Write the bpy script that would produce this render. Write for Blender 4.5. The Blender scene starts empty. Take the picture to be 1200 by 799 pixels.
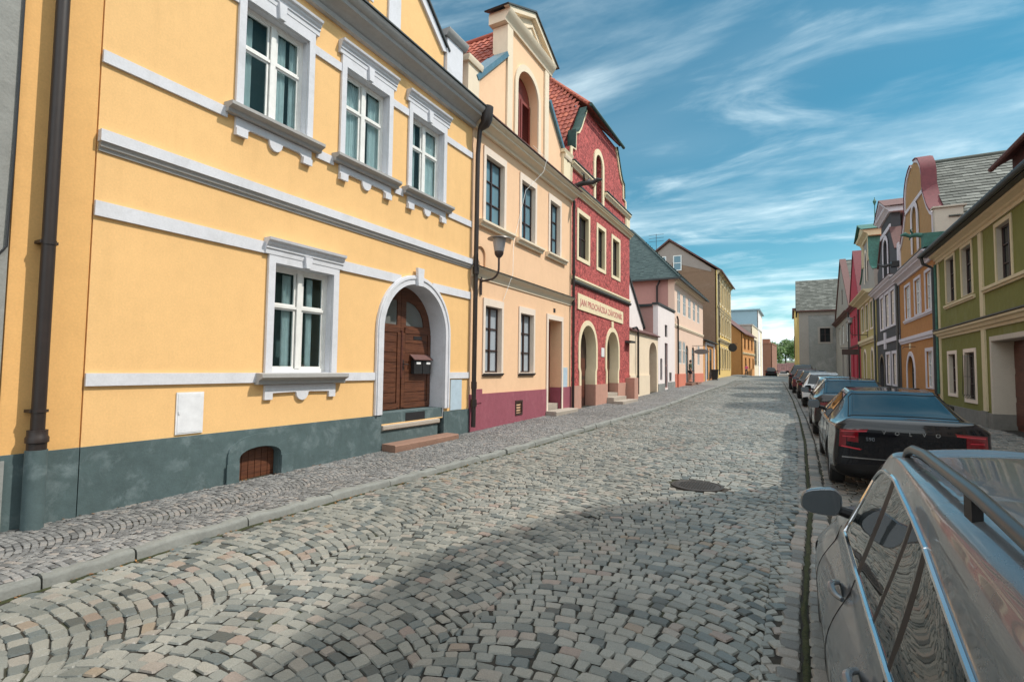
import bpy, bmesh, math, random
import numpy as np
from math import radians, sin, cos, pi, atan2, sqrt
from mathutils import Vector
from mathutils.geometry import tessellate_polygon
from mathutils.bvhtree import BVHTree

random.seed(7)
S = bpy.context.scene
COL = S.collection

# ------------------------------------------------------------------ camera
cam = bpy.data.cameras.new('camera'); camo = bpy.data.objects.new('camera', cam); COL.objects.link(camo)
from mathutils import Matrix
camo.matrix_world = Matrix.Translation((0, 0, 1.8)) @ Matrix.Rotation(radians(28.5867), 4, 'Z') \
    @ Matrix.Rotation(radians(90 + 3.0123), 4, 'X') @ Matrix.Rotation(radians(0.6875), 4, 'Z')
cam.sensor_fit = 'HORIZONTAL'; cam.sensor_width = 36.0; cam.lens = 18.0
cam.clip_start = 0.05; cam.clip_end = 4000
S.camera = camo

# ------------------------------------------------------------------ light
EL, AZ = radians(52.5), radians(26.0)          # azimuth measured from +X (right) towards +Y (down the street)
SUN = Vector((cos(EL) * cos(AZ), cos(EL) * sin(AZ), sin(EL)))
sl = bpy.data.lights.new('sun', 'SUN'); sl.energy = 3.0; sl.angle = radians(1.0); sl.color = (1.0, 0.94, 0.85)
slo = bpy.data.objects.new('sun', sl); COL.objects.link(slo)
slo.rotation_euler = SUN.to_track_quat('Z', 'Y').to_euler(); slo.location = (30, 20, 40)

W = bpy.data.worlds.new('World'); S.world = W; W.use_nodes = True
nt = W.node_tree; nt.nodes.clear()
N = nt.nodes.new; Lk = nt.links.new
out = N('ShaderNodeOutputWorld'); bg = N('ShaderNodeBackground'); bg.inputs['Strength'].default_value = 0.15
sky = N('ShaderNodeTexSky'); sky.sky_type = 'NISHITA'; sky.sun_disc = False
sky.sun_elevation = EL; sky.sun_rotation = pi / 2 - AZ
sky.air_density = 1.0; sky.dust_density = 0.6; sky.ozone_density = 2.0
tc = N('ShaderNodeTexCoord'); sep = N('ShaderNodeSeparateXYZ'); Lk(tc.outputs['Generated'], sep.inputs[0])
def mth(op, a, b=None, clamp=False):
    n = N('ShaderNodeMath'); n.operation = op; n.use_clamp = clamp
    for i, x in enumerate((a, b)):
        if x is None: continue
        if isinstance(x, (int, float)): n.inputs[i].default_value = x
        else: Lk(x, n.inputs[i])
    return n.outputs[0]
zz = mth('ADD', mth('MAXIMUM', sep.outputs['Z'], 0.0), 0.10)
px = mth('DIVIDE', sep.outputs['X'], zz); py = mth('DIVIDE', sep.outputs['Y'], zz)
cmb = N('ShaderNodeCombineXYZ'); Lk(px, cmb.inputs[0]); Lk(py, cmb.inputs[1])
def cloud(rot, sx, sy, scale, detail, dist, lo, hi, off):
    mp = N('ShaderNodeMapping'); mp.inputs['Rotation'].default_value = (0, 0, rot); mp.inputs['Scale'].default_value = (sx, sy, 1)
    mp.inputs['Location'].default_value = off
    Lk(cmb.outputs[0], mp.inputs[0])
    nz = N('ShaderNodeTexNoise'); nz.inputs['Scale'].default_value = scale; nz.inputs['Detail'].default_value = detail
    nz.inputs['Roughness'].default_value = 0.58; nz.inputs['Distortion'].default_value = dist
    Lk(mp.outputs[0], nz.inputs['Vector'])
    r = N('ShaderNodeMapRange'); r.interpolation_type = 'SMOOTHSTEP'
    r.inputs['From Min'].default_value = lo; r.inputs['From Max'].default_value = hi
    Lk(nz.outputs['Fac'], r.inputs['Value']); return r.outputs[0]
c1 = cloud(radians(-56), 0.40, 1.0, 1.1, 10, 0.45, 0.46, 0.76, (1.3, 0.2, 0))
c2 = cloud(radians(-48), 0.7, 1.5, 2.4, 12, 0.6, 0.46, 0.80, (4.3, 2.2, 0))
c3 = cloud(radians(0), 0.30, 0.22, 1.5, 8, 0.3, 0.40, 0.58, (7.7, 0.9, 0))
low = N('ShaderNodeMapRange'); low.inputs['From Min'].default_value = 0.22; low.inputs['From Max'].default_value = 0.10
Lk(sep.outputs['Z'], low.inputs['Value'])
c3 = mth('MULTIPLY', c3, low.outputs[0])
fine = cloud(radians(-54), 0.16, 1.0, 7.0, 12, 0.3, 0.30, 0.72, (2.1, 5.2, 0))
c1 = mth('MULTIPLY', c1, mth('ADD', mth('MULTIPLY', fine, 0.75), 0.45)); c2 = mth('MULTIPLY', c2, mth('ADD', mth('MULTIPLY', fine, 0.7), 0.5))
veil = cloud(radians(-62), 0.2, 0.5, 0.6, 4, 0.5, 0.35, 0.75, (0.4, 3.3, 0))
fac = mth('ADD', mth('ADD', mth('MULTIPLY', c1, 0.80), mth('MULTIPLY', c2, 0.45)), mth('MULTIPLY', c3, 0.9), True)
fac = mth('ADD', fac, mth('MULTIPLY', veil, 0.30), True)
# cloud added out of view, overhead and behind the camera, to lift the shade
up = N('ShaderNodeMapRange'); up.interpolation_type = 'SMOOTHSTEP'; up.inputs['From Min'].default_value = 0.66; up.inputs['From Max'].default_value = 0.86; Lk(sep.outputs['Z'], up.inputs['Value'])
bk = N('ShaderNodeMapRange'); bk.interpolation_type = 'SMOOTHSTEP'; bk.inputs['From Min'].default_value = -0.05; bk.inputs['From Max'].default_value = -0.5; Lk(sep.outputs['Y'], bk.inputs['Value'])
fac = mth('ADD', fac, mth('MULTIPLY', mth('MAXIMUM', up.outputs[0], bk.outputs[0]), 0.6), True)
tint = N('ShaderNodeMix'); tint.data_type = 'RGBA'; tint.blend_type = 'MULTIPLY'; tint.inputs[0].default_value = 1.0
Lk(sky.outputs[0], tint.inputs[6]); tint.inputs[7].default_value = (0.155, 0.50, 0.49, 1)
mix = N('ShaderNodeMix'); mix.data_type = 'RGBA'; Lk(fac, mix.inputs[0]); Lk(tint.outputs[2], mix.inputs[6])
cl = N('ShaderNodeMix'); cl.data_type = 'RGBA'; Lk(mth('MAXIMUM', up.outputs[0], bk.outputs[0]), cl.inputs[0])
cl.inputs[6].default_value = (5.4, 6.3, 6.5, 1); cl.inputs[7].default_value = (8.6, 9.3, 9.6, 1); Lk(cl.outputs[2], mix.inputs[7])  # the added unseen cloud is brighter than the visible cloud, for fill
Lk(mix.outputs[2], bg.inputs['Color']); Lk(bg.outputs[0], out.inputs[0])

S.view_settings.view_transform = 'Standard'; S.view_settings.look = 'None'
S.view_settings.gamma = 1; S.view_settings.use_curve_mapping = False
S.view_settings.exposure = 0.52
S.render.engine = 'CYCLES'

# ------------------------------------------------------------------ materials
M = {}
class NT:
    def __init__(s, name):
        m = bpy.data.materials.new(name); m.use_nodes = True; s.m = m; s.t = m.node_tree
        s.b = s.t.nodes['Principled BSDF']; M[name] = m
    def n(s, typ, **kw):
        x = s.t.nodes.new('ShaderNode' + typ)
        for k, v in kw.items(): x.inputs[k.replace('_', ' ')].default_value = v
        return x
    def l(s, a, b): s.t.links.new(a, b)
    def pos(s):
        return s.t.nodes.new('ShaderNodeNewGeometry').outputs['Position']
    def noise(s, scale, detail=5, rough=0.55, vec=None, dist=0.0):
        x = s.n('TexNoise', Scale=scale, Detail=detail, Roughness=rough, Distortion=dist)
        s.l(vec or s.pos(), x.inputs['Vector']); return x.outputs['Fac']
    def ramp(s, f, stops, interp='LINEAR'):
        x = s.t.nodes.new('ShaderNodeValToRGB'); cr = x.color_ramp; cr.interpolation = interp
        while len(cr.elements) < len(stops): cr.elements.new(0.5)
        for e, (p, c) in zip(cr.elements, stops):
            e.position = p; e.color = (*c, 1) if len(c) == 3 else c
        s.l(f, x.inputs[0]); return x.outputs['Color']
    def mix(s, f, a, b, mode='MIX'):
        x = s.t.nodes.new('ShaderNodeMix'); x.data_type = 'RGBA'; x.blend_type = mode
        for i, v in ((0, f), (6, a), (7, b)):
            if isinstance(v, (int, float)): x.inputs[i].default_value = v
            elif isinstance(v, tuple): x.inputs[i].default_value = (*v, 1)
            else: s.l(v, x.inputs[i])
        return x.outputs[2]
    def col(s, c):
        if isinstance(c, tuple): s.b.inputs['Base Color'].default_value = (*c, 1)
        else: s.l(c, s.b.inputs['Base Color'])
    def bump(s, h, strength=0.3, dist=0.01, prev=None):
        x = s.n('Bump', Strength=strength, Distance=dist); s.l(h, x.inputs['Height'])
        if prev: s.l(prev, x.inputs['Normal'])
        s.l(x.outputs[0], s.b.inputs['Normal']); return x.outputs[0]
    def set(s, **kw):
        for k, v in kw.items(): s.b.inputs[k.replace('_', ' ')].default_value = v

def k(c, f): return tuple(min(1, x * f) for x in c)
def plaster(name, c, var=0.10, bump=0.25, grain=60, rough=0.9, stain=0.0, stainc=(0.3, 0.28, 0.25), sscale=0.9):
    t = NT(name)
    a = t.ramp(t.noise(0.7, 6, 0.6), [(0.3, k(c, 1 - var)), (0.7, k(c, 1 + var * .6))])
    a = t.mix(0.5, a, t.ramp(t.noise(6, 6, 0.7), [(0.3, k(c, 1 - var)), (0.7, k(c, 1 + var))]))
    mp = t.n('Mapping', Scale=(1.0, 1.0, 0.12)); t.l(t.pos(), mp.inputs[0])
    a = t.mix(1.0, a, t.ramp(t.noise(2.6, 6, 0.65, mp.outputs[0]), [(0.28, (0.955, 0.95, 0.94)), (0.45, (1, 1, 1)), (0.8, (1.02, 1.02, 1.02))]), 'MULTIPLY')
    a = t.mix(1.0, a, t.ramp(t.noise(45, 3, 0.6), [(0.25, (0.93, 0.93, 0.93)), (0.75, (1.06, 1.06, 1.06))]), 'MULTIPLY')
    if stain:
        f = t.ramp(t.noise(sscale, 8, 0.68, dist=0.4), [(0.52, (0, 0, 0)), (0.70, (stain,) * 3)])
        a = t.mix(f, a, stainc)
    t.col(a); t.set(Roughness=rough)
    b1 = t.bump(t.noise(grain, 4, 0.6), bump, 0.004)
    t.bump(t.noise(2.2, 4), min(1, bump * 1.6), 0.03, b1)
def roughcast(name, c, c2, scale=22):
    t = NT(name)
    v = t.n('TexVoronoi', Scale=scale); v.feature = 'SMOOTH_F1'; t.l(t.pos(), v.inputs['Vector'])
    n1 = t.noise(scale * 0.55, 5, 0.8, dist=1.2)
    a = t.ramp(n1, [(0.40, c2), (0.49, c), (0.60, k(c, 1.7))])
    a = t.mix(0.2, a, t.ramp(t.noise(0.8, 5), [(0.3, k(c, .7)), (0.7, k(c, 1.2))]))
    t.col(a); t.set(Roughness=0.95)
    b = t.bump(v.outputs['Distance'], 0.6, 0.03); t.bump(n1, 0.9, 0.03, b)
def simple(name, c, rough=0.5, metal=0.0, var=0.08, scale=8, coat=0.0, bump=0.0):
    t = NT(name)
    t.col(t.ramp(t.noise(scale, 5, .6), [(0.3, k(c, 1 - var)), (0.7, k(c, 1 + var))]))
    t.set(Roughness=rough, Metallic=metal)
    if coat: t.set(Coat_Weight=coat, Coat_Roughness=0.03)
    if bump: t.bump(t.noise(scale * 6, 4), bump, 0.005)

plaster('yellow_plaster', (0.78, 0.48, 0.205), 0.06, 0.15, stain=0.10, stainc=(0.62, 0.36, 0.15))
plaster('orange_yellow_plaster', (0.72, 0.41, 0.15), 0.07, 0.15, stain=0.12, stainc=(0.5, 0.27, 0.1))
plaster('white_trim', (0.62, 0.62, 0.655), 0.08, 0.15, stain=0.4, stainc=(0.42, 0.42, 0.43), sscale=2.2)
plaster('grey_trim', (0.36, 0.35, 0.34), 0.12, 0.15, stain=0.3, stainc=(0.22, 0.22, 0.21))
plaster('slate_base', (0.072, 0.108, 0.112), 0.25, 0.4, stain=0.6, stainc=(0.19, 0.24, 0.25), sscale=2.8)
plaster('grey_roughcast', (0.26, 0.26, 0.245), 0.12, 1.0, 28)
plaster('peach_plaster', (0.79, 0.51, 0.315), 0.05, 0.15, stain=0.10, stainc=(0.62, 0.40, 0.25))
plaster('cream_trim', (0.72, 0.60, 0.45), 0.06, 0.12, stain=0.1, stainc=(0.5, 0.42, 0.32))
plaster('pale_trim', (0.74, 0.62, 0.52), 0.05, 0.12, stain=0.1, stainc=(0.5, 0.42, 0.36))
plaster('plum_base', (0.27, 0.072, 0.10), 0.15, 0.3, stain=0.35, stainc=(0.36, 0.14, 0.16), sscale=2.0)
roughcast('red_roughcast', (0.37, 0.075, 0.068), (0.10, 0.010, 0.012), 11)
plaster('yellow_cream', (0.74, 0.62, 0.42), 0.06, 0.12)
plaster('pink_stone', (0.46, 0.25, 0.19), 0.12, 0.3, stain=0.3)
plaster('cream_wall', (0.76, 0.62, 0.46), 0.06, 0.2, stain=0.3, stainc=(0.5, 0.38, 0.25))
plaster('white_wall', (0.78, 0.70, 0.68), 0.04, 0.15, stain=0.15, stainc=(0.5, 0.42, 0.4))
plaster('pink_wall', (0.76, 0.55, 0.43), 0.05, 0.15)
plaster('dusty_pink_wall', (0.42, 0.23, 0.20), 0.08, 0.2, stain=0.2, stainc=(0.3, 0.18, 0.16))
plaster('coral_base', (0.62, 0.20, 0.13), 0.08, 0.2)
plaster('brown_render', (0.22, 0.135, 0.085), 0.16, 0.5, stain=0.5, stainc=(0.30, 0.22, 0.16), sscale=0.5)
plaster('gray_render', (0.30, 0.25, 0.22), 0.12, 0.5)
plaster('ochre_yellow', (0.70, 0.50, 0.18), 0.08, 0.2)
plaster('ochre_orange', (0.60, 0.29, 0.10), 0.08, 0.2)
plaster('green_plaster', (0.172, 0.168, 0.036), 0.12, 0.8, 30, stain=0.25, stainc=(0.25, 0.25, 0.13))
plaster('sand_trim', (0.60, 0.50, 0.32), 0.08, 0.15, stain=0.2, stainc=(0.4, 0.3, 0.18))
plaster('beige_reveal', (0.52, 0.46, 0.38), 0.06, 0.15, stain=0.2)
plaster('stone_plinth', (0.20, 0.19, 0.17), 0.2, 0.6, stain=0.4, stainc=(0.1, 0.1, 0.09))
plaster('burnt_orange_plaster', (0.42, 0.185, 0.055), 0.14, 0.6, 30, stain=0.3, stainc=(0.28, 0.13, 0.05))
plaster('ochre_gable', (0.38, 0.215, 0.085), 0.14, 0.6, 30, stain=0.3, stainc=(0.25, 0.15, 0.07))
plaster('charcoal_plaster', (0.058, 0.056, 0.060), 0.15, 0.4)
plaster('lilac_white', (0.60, 0.55, 0.58), 0.06, 0.15)
plaster('olive_plaster', (0.42, 0.34, 0.13), 0.1, 0.4)
plaster('crimson_plaster', (0.42, 0.035, 0.06), 0.12, 0.4)
plaster('old_grey_render', (0.23, 0.235, 0.225), 0.28, 0.6, stain=0.7, stainc=(0.38, 0.37, 0.36), sscale=0.45)
plaster('taupe_plaster', (0.30, 0.275, 0.25), 0.12, 0.3)
plaster('concrete', (0.42, 0.38, 0.34), 0.1, 0.3)
plaster('brick_brown', (0.27, 0.12, 0.075), 0.1, 0.3)
plaster('granite_kerb', (0.19, 0.195, 0.18), 0.3, 0.9, 30, 0.8, stain=0.6, stainc=(0.16, 0.16, 0.15), sscale=3)
plaster('sandstone_step', (0.24, 0.135, 0.095), 0.18, 0.5, 40, 0.85, stain=0.3, stainc=(0.22, 0.15, 0.11), sscale=4)
plaster('pale_step', (0.36, 0.31, 0.26), 0.12, 0.4)
simple('dark_pipe', (0.022, 0.014, 0.012), 0.5, 0.0, 0.2)
simple('black_metal', (0.02, 0.02, 0.022), 0.4)
simple('copper_green', (0.028, 0.115, 0.088), 0.6, 0.0, 0.3)
simple('dark_copper', (0.018, 0.055, 0.045), 0.7, 0.0, 0.3)
simple('blue_tin', (0.10, 0.19, 0.24), 0.4, 0.3, 0.2)
simple('red_tin', (0.13, 0.026, 0.032), 0.75, 0.0, 0.2)
simple('brown_tin', (0.11, 0.05, 0.045), 0.8, 0.0, 0.2)
simple('white_frame', (0.74, 0.73, 0.70), 0.45)
simple('brown_frame', (0.045, 0.022, 0.018), 0.45)
simple('dark_red_wood', (0.20, 0.035, 0.025), 0.5, 0, 0.2)
simple('box_white', (0.72, 0.72, 0.74), 0.4)
simple('box_blue', (0.42, 0.52, 0.60), 0.5)
simple('mortar', (0.05, 0.045, 0.035), 0.95)
simple('cast_iron', (0.045, 0.038, 0.033), 0.55, 0.4, 0.3, 30, bump=0.4)
simple('sign_cream', (0.76, 0.64, 0.42), 0.7)
simple('sign_red', (0.55, 0.20, 0.18), 0.7)
simple('skin', (0.52, 0.30, 0.21), 0.6)
simple('dark_hair', (0.03, 0.02, 0.015), 0.6)
simple('olive_cloth', (0.075, 0.085, 0.045), 0.9)
simple('dark_cloth', (0.025, 0.025, 0.035), 0.9)
simple('pink_cloth', (0.70, 0.10, 0.20), 0.9)
simple('shoe', (0.05, 0.04, 0.04), 0.7)
simple('curtain', (0.85, 0.88, 0.88), 0.9)
simple('interior_dark', (0.10, 0.15, 0.155), 0.9)
simple('leaf_plant', (0.06, 0.11, 0.03), 0.6)
simple('bin_black', (0.015, 0.015, 0.016), 0.5)
simple('metal_sheet', (0.22, 0.32, 0.38), 0.5, 0.2)
simple('bark', (0.08, 0.06, 0.045), 0.9)
simple('lamp_metal', (0.05, 0.032, 0.03), 0.4)
simple('lamp_glass', (0.36, 0.36, 0.38), 0.25)
simple('lamp_shade', (0.16, 0.15, 0.15), 0.4, 0.3)
simple('coping_dark', (0.035, 0.04, 0.04), 0.5)
def foliage(name, a, b):
    t = NT(name); g = t.t.nodes.new('ShaderNodeNewGeometry')
    t.col(t.ramp(g.outputs['Random Per Island'], [(0, a), (1, b)])); t.set(Roughness=0.6)
foliage('foliage', (0.035, 0.085, 0.015), (0.11, 0.19, 0.035))
# wood door
t = NT('door_wood')
g = t.pos(); sx = t.n('Mapping', Scale=(1.0, 1.2, 14.0)); t.l(g, sx.inputs[0])
f = t.noise(2.2, 8, .7, sx.outputs[0], 0.6)
t.col(t.ramp(f, [(0.25, (0.022, 0.008, 0.004)), (0.5, (0.105, 0.036, 0.017)), (0.8, (0.19, 0.072, 0.032))])); t.set(Roughness=0.5)
t.bump(f, 0.4, 0.004)
t = NT('brown_wood')
sx = t.n('Mapping', Scale=(1.0, 1.2, 10.0)); t.l(t.pos(), sx.inputs[0]); f = t.noise(2.0, 8, .7, sx.outputs[0], 0.5)
t.col(t.ramp(f, [(0.25, (0.04, 0.012, 0.008)), (0.75, (0.16, 0.05, 0.03))])); t.set(Roughness=0.45)
# glass
def glass(name, tint, transp):
    t = NT(name); t.col(tint); t.set(Roughness=0.03, Specular_IOR_Level=0.7 if transp else 0.4)
    if transp:
        tr = t.t.nodes.new('ShaderNodeBsdfTransparent'); tr.inputs[0].default_value = (0.88, 0.955, 0.96, 1)
        mx = t.t.nodes.new('ShaderNodeMixShader'); mx.inputs[0].default_value = transp
        t.l(t.b.outputs[0], mx.inputs[1]); t.l(tr.outputs[0], mx.inputs[2])
        t.l(mx.outputs[0], t.t.nodes['Material Output'].inputs[0])
    # old panes are never quite flat
    t.bump(t.noise(3.0, 2), 0.06, 0.02)
glass('clear_pane', (0.03, 0.05, 0.05), 0.84)
glass('dark_pane', (0.014, 0.018, 0.02), 0)
glass('blue_pane', (0.12, 0.22, 0.27), 0)
glass('frosted_pane', (0.15, 0.155, 0.15), 0)
glass('light_pane', (0.34, 0.38, 0.42), 0)
def carglass(name, c):
    t = NT(name); t.col(c); t.set(Roughness=0.02, Specular_IOR_Level=0.45, Coat_Weight=0.25, Coat_Roughness=0.01)
carglass('car_glass', (0.012, 0.016, 0.017))
def paint(name, c, metal=0.0, rough=0.25):
    t = NT(name); n1 = t.noise(900, 2)
    t.col(t.ramp(n1, [(0.3, k(c, 0.9)), (0.7, k(c, 1.1))]))
    d = t.noise(2.2, 6, .65)
    r = t.n('MapRange'); r.inputs['From Min'].default_value = .3; r.inputs['From Max'].default_value = .75
    r.inputs['To Min'].default_value = rough * .8; r.inputs['To Max'].default_value = rough * 1.5
    t.l(d, r.inputs['Value']); t.l(r.outputs[0], t.b.inputs['Roughness'])
    t.set(Metallic=metal, Coat_Weight=0.8, Coat_Roughness=0.03, Specular_IOR_Level=0.15)
paint('silver_paint', (0.165, 0.175, 0.185), 0.5, 0.28)
paint('black_paint', (0.006, 0.006, 0.008), 0.0, 0.2)
paint('dark_paint', (0.022, 0.018, 0.018), 0.2, 0.25)
paint('blue_grey_paint', (0.10, 0.16, 0.19), 0.4, 0.25)
paint('white_paint', (0.62, 0.62, 0.62), 0.0, 0.25)
paint('maroon_paint', (0.10, 0.018, 0.022), 0.2, 0.25)
simple('rubber', (0.018, 0.018, 0.018), 0.8)
simple('black_trim', (0.010, 0.009, 0.009), 0.45)
M['black_trim'].node_tree.nodes['Principled BSDF'].inputs['Specular IOR Level'].default_value = 0.2
simple('chrome', (0.75, 0.75, 0.76), 0.12, 1.0, 0.02)
simple('alloy', (0.45, 0.45, 0.46), 0.3, 0.9)
simple('mirror', (0.30, 0.31, 0.32), 0.03, 1.0, 0.02)
simple('rail_grey', (0.06, 0.065, 0.065), 0.32, 0.3)
simple('plate_white', (0.75, 0.75, 0.75), 0.4)
t = NT('tail_lamp'); t.col((0.15, 0.003, 0.008)); t.set(Roughness=0.08, Coat_Weight=1.0)
t = NT('tail_lamp_bright'); t.col((0.48, 0.03, 0.045)); t.set(Roughness=0.1, Coat_Weight=1.0)
# roofs: colour per tile
def tiles(name, a, b, c, rough=0.75):
    t = NT(name); g = t.t.nodes.new('ShaderNodeNewGeometry')
    col = t.ramp(g.outputs['Random Per Island'], [(0, a), (0.6, b), (1, c)])
    col = t.mix(t.ramp(t.noise(3, 7, .7), [(0.5, (0, 0, 0)), (0.75, (0.5, 0.5, 0.5))]), col, k(a, 0.55))
    t.col(col); t.set(Roughness=rough); t.bump(t.noise(60, 4), 0.2, 0.004)
tiles('red_tile', (0.22, 0.042, 0.024), (0.32, 0.066, 0.036), (0.40, 0.10, 0.05))
tiles('bright_red_tile', (0.42, 0.08, 0.05), (0.55, 0.13, 0.08), (0.62, 0.20, 0.12))
tiles('brown_tile', (0.075, 0.03, 0.025), (0.115, 0.045, 0.04), (0.15, 0.06, 0.05))
tiles('grey_slate', (0.06, 0.065, 0.055), (0.10, 0.105, 0.09), (0.17, 0.175, 0.155))
tiles('green_slate', (0.022, 0.045, 0.045), (0.032, 0.058, 0.058), (0.042, 0.070, 0.068))
# cobbles: colour per stone
def cobble(name, stops, rough=0.55):
    t = NT(name); g = t.t.nodes.new('ShaderNodeNewGeometry')
    col = t.ramp(g.outputs['Random Per Island'], stops)
    sp = t.ramp(t.noise(120, 4, .8), [(0.25, (0.62, 0.62, 0.62)), (0.75, (1.3, 1.3, 1.3))])
    col = t.mix(1.0, col, sp, 'MULTIPLY')
    dirt = t.ramp(t.noise(0.55, 6, .62), [(0.35, (0.80, 0.79, 0.77)), (0.65, (1.12, 1.12, 1.12))])
    col = t.mix(1.0, col, dirt, 'MULTIPLY')
    t.col(col); t.set(Roughness=rough)
    b = t.bump(t.noise(38, 5, .7), 0.55, 0.008); t.bump(t.noise(9, 3), 0.35, 0.02, b)
cobble('road_cobble', [(0, (0.065, 0.072, 0.068)), (0.10, (0.12, 0.14, 0.14)), (0.2, (0.145, 0.155, 0.143)), (0.42, (0.19, 0.197, 0.182)), (0.62, (0.225, 0.228, 0.207)),
                       (0.82, (0.255, 0.252, 0.225)), (0.95, (0.255, 0.232, 0.203)), (0.985, (0.235, 0.185, 0.162)), (1, (0.25, 0.205, 0.15))], 0.5)
cobble('pavement_cobble', [(0, (0.10, 0.10, 0.10)), (0.4, (0.165, 0.165, 0.165)), (0.8, (0.22, 0.217, 0.212)), (1, (0.26, 0.23, 0.21))], 0.6)
cobble('sett_stone', [(0, (0.12, 0.12, 0.115)), (0.5, (0.20, 0.20, 0.185)), (1, (0.29, 0.245, 0.21))], 0.6)
t = NT('joint_dirt')
a = t.ramp(t.noise(30, 5, .7), [(0.3, (0.010, 0.009, 0.007)), (0.7, (0.036, 0.030, 0.022))])
t.col(t.mix(t.ramp(t.noise(1.3, 5, .7), [(0.52, (0, 0, 0)), (0.66, (0.8, 0.8, 0.8))]), a, (0.04, 0.05, 0.018))); t.set(Roughness=0.95)
t = NT('far_paving')
a = t.ramp(t.noise(9, 6, .8), [(0.3, (0.11, 0.112, 0.107)), (0.7, (0.22, 0.22, 0.20))]); t.col(a); t.set(Roughness=0.6); t.bump(t.noise(14, 4), .6, .03)
t = NT('moss'); a = t.ramp(t.noise(25, 6, .8), [(0.3, (0.012, 0.012, 0.008)), (0.55, (0.035, 0.042, 0.012)), (0.75, (0.09, 0.055, 0.03))]); t.col(a); t.set(Roughness=1)
t.bump(t.noise(60, 4), .8, .02)
t = NT('field'); t.col(t.ramp(t.noise(0.05, 5), [(0.3, (0.05, 0.075, 0.025)), (0.7, (0.09, 0.10, 0.04))])); t.set(Roughness=1)

# ------------------------------------------------------------------ mesh builder
ORG = {}
SPLIT = {'pillar_trim', 'plinth', 'pipe_collar', 'coping', 'door_seam', 'gable_trim', 'step_riser', 'window_apron', 'wall_band', 'chain', 'gateway_lining', 'cornice', 'pedestal', 'lettering'}
class MB:
    def __init__(s, T=None): s.v = []; s.f = []; s.T = T
    def add(s, vs, fs):
        b = len(s.v)
        s.v.extend([s.T(*p) for p in vs] if s.T else [tuple(p) for p in vs])
        s.f.extend([tuple(i + b for i in f) for f in fs]); return s
    def box(s, u0, u1, d0, d1, v0, v1):
        return s.add([(u0, d0, v0), (u1, d0, v0), (u1, d1, v0), (u0, d1, v0), (u0, d0, v1), (u1, d0, v1), (u1, d1, v1), (u0, d1, v1)],
                     [(0, 3, 2, 1), (4, 5, 6, 7), (0, 1, 5, 4), (1, 2, 6, 5), (2, 3, 7, 6), (3, 0, 4, 7)])
    def prism(s, poly, d0, d1):
        n = len(poly)
        return s.add([(u, d1, v) for u, v in poly] + [(u, d0, v) for u, v in poly],
                     [tuple(range(n)), tuple(range(2 * n - 1, n - 1, -1))] + [(i, n + i, n + (i + 1) % n, (i + 1) % n) for i in range(n)])
    def profile(s, prof, u0, u1):            # closed profile of (d, v) swept along u
        n = len(prof)
        return s.add([(u0, d, v) for d, v in prof] + [(u1, d, v) for d, v in prof],
                     [tuple(range(n)), tuple(range(2 * n - 1, n - 1, -1))] + [(i, n + i, n + (i + 1) % n, (i + 1) % n) for i in range(n)])
    def trim(s, outer, inner, d0, d1, closed=False):
        n = len(outer); rng = range(n if closed else n - 1)
        vs = [(u, d1, v) for u, v in outer] + [(u, d1, v) for u, v in inner] + [(u, d0, v) for u, v in outer] + [(u, d0, v) for u, v in inner]
        fs = []
        for i in rng:
            j = (i + 1) % n
            fs += [(i, j, n + j, n + i), (i, 2 * n + i, 2 * n + j, j), (n + i, n + j, 3 * n + j, 3 * n + i), (2 * n + i, 3 * n + i, 3 * n + j, 2 * n + j)]
        if not closed:
            fs += [(0, n, 3 * n, 2 * n), (n - 1, 3 * n - 1, 4 * n - 1, 2 * n - 1)]
        return s.add(vs, fs)
    def wall(s, outline, holes, d=0.0, back=-0.4):
        loops = [outline] + [h[0] for h in holes]
        tri = tessellate_polygon([[Vector((u, v, 0)) for u, v in lp] for lp in loops])
        flat = [p for lp in loops for p in lp]
        s.add([(u, d, v) for u, v in flat], [tuple(x) for x in tri])
        for lp, dp in [(outline, None)] + list(holes):
            b = back if dp is None else d - dp; n = len(lp)
            s.add([(u, d, v) for u, v in lp] + [(u, b, v) for u, v in lp], [(i, (i + 1) % n, n + (i + 1) % n, n + i) for i in range(n)])
        return s
    def tube(s, pts, r, n=10, caps=True):
        pts = [Vector(p) for p in pts]; vs = []; fs = []
        rr = r if isinstance(r, (list, tuple)) else [r] * len(pts)
        prev = None
        for i, p in enumerate(pts):
            t = (pts[min(i + 1, len(pts) - 1)] - pts[max(i - 1, 0)]).normalized()
            if prev is None:
                a = t.orthogonal().normalized()
            else:
                a = (prev - t * prev.dot(t)); a = a.normalized() if a.length > 1e-6 else t.orthogonal().normalized()
            prev = a; b = t.cross(a)
            for j in range(n):
                an = 2 * pi * j / n; vs.append(tuple(p + (a * cos(an) + b * sin(an)) * rr[i]))
        for i in range(len(pts) - 1):
            for j in range(n):
                k2 = (j + 1) % n; fs.append((i * n + j, i * n + k2, (i + 1) * n + k2, (i + 1) * n + j))
        if caps: fs += [tuple(range(n - 1, -1, -1)), tuple(range((len(pts) - 1) * n, len(pts) * n))]
        return s.add(vs, fs)
    def lathe(s, prof, c, n=20):             # prof (r, z) about vertical axis at c=(x,y)
        vs = []; fs = []
        for r, z in prof:
            for j in range(n): vs.append((c[0] + r * cos(2 * pi * j / n), c[1] + r * sin(2 * pi * j / n), z))
        m = len(prof)
        for i in range(m - 1):
            for j in range(n): fs.append((i * n + j, i * n + (j + 1) % n, (i + 1) * n + (j + 1) % n, (i + 1) * n + j))
        fs += [tuple(range(n - 1, -1, -1)), tuple(range((m - 1) * n, m * n))]
        return s.add(vs, fs)
    def build(s, name, mat, parent=None, origin=None, smooth=35, fixn=True):
        return mesh_obj(name, s.v, s.f, mat, parent, origin, smooth, fixn)

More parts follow.
